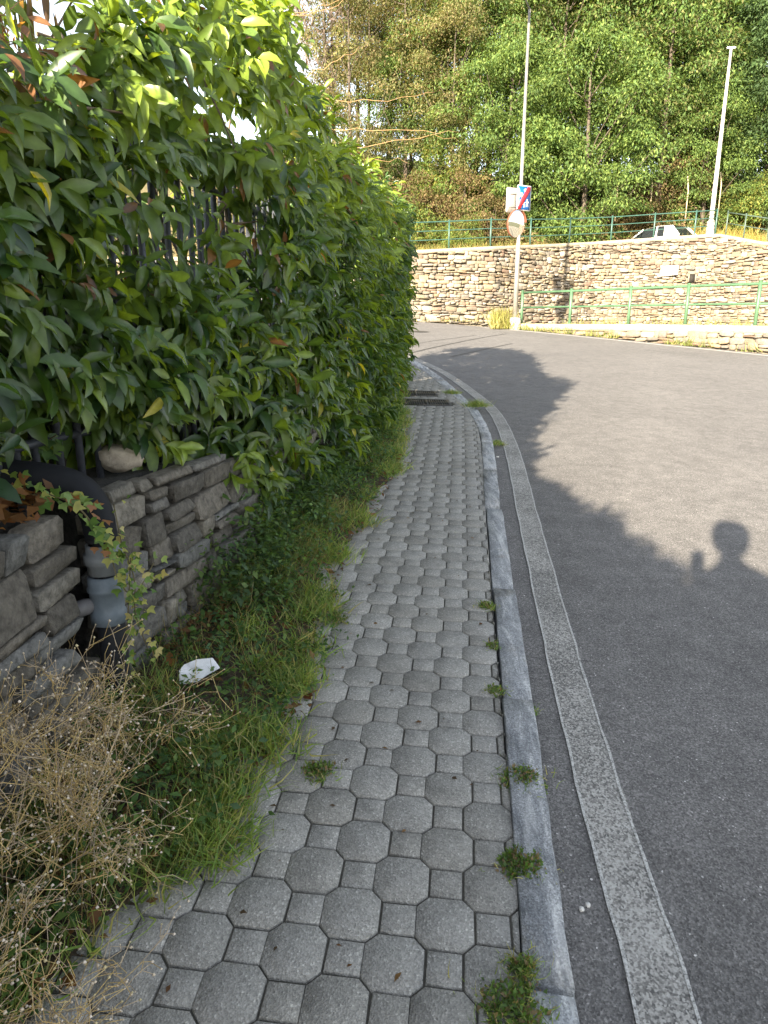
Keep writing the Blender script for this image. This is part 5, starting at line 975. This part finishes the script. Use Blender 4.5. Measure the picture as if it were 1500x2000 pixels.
try:
    body = skin('body', jt, rad, ed_, 'pelvis', simple('dark clothes', (.04, .045, .06), .9), per, 2)
    skinm = simple('skin', (.5, .32, .24), .6)
    hj, hr, he = {}, {}, []
    for sd, wr_, dirx in (('l', jt['lw'], 1), ('r', jt['rw'], -1)):
        hj[sd + 'w'] = wr_; hr[sd + 'w'] = .028
    for sd, wr_, dx in (('l', np.array(jt['lw']), 1), ('r', np.array(jt['rw']), -1)):
        h, r_, e = {'w': wr_, 'p': wr_ + [.01 * dx, .06, .05]}, {'w': .028, 'p': .03}, [('w', 'p')]
        for f in range(4):
            b0_ = wr_ + [.012 * dx, .07, .035 + .018 * f]; h[f'a{f}'] = b0_; h[f'b{f}'] = b0_ + [.03 * dx, .025, .004]; h[f'c{f}'] = b0_ + [.055 * dx * (1 - .1 * abs(f - 1)), .01, .006]
            r_[f'a{f}'], r_[f'b{f}'], r_[f'c{f}'] = .01, .009, .0075; e += [('p', f'a{f}'), (f'a{f}', f'b{f}'), (f'b{f}', f'c{f}')]
        h['t1'], h['t2'] = wr_ + [.02 * dx, .03, .07], wr_ + [.04 * dx, .03, .1]; r_['t1'] = .011; r_['t2'] = .009; e += [('p', 't1'), ('t1', 't2')]
        skin('hand', h, r_, e, 'p', skinm, per, 1)
    hv, t, q = lathe([(.001, -.115), (.04, -.11), (.062, -.07), (.075, 0), (.078, .05), (.06, .1), (.001, .125)], 18); hv = hv * [1, 1.2, 1]
    MB().add(hv + [0, .055, 1.79], t, q, (.5, .32, .24)).build('head', skinm, per, True)
    hv, t, q = lathe([(.092, -.07), (.112, .0), (.118, .06), (.09, .125), (.001, .15)], 18); MB().add(hv * [1.02, 1.15, 1] + [0, .035, 1.79], t, q).build('hair', simple('dark hair', (.03, .022, .016), .7), per, True)
    fm = MB(); fm.add(*boxv((0, .155, 1.775), (.022, .03, .045))); fm.build('nose', skinm, per)
    for sg in (-1, 1): MB().add(*boxv((sg * .032, .138, 1.8), (.022, .012, .01))).build('eye', rub, per); MB().add(*boxv((sg * .08, .05, 1.785), (.014, .04, .06))).build('ear', skinm, per)
    MB().add(*boxv((0, .138, 1.725), (.045, .012, .008))).build('mouth', simple('lips', (.4, .16, .14), .5), per)
except Exception as ex_: print('person', ex_)
ph = MB(); ph.add(*boxv((0, 0, 0), (.076, .009, .16))); o = ph.build('phone', simple('phone case', (.02, .02, .022), .3)); o.location = (.0, -.022, HC - .062); o.rotation_euler = (math.radians(-15), 0, 0); tag(o, 'dark phone held upright by the photographer', 'phone')
MB().add(*boxv((0, -.0058, 0), (.07, .0015, .15))).build('screen', glass, o)
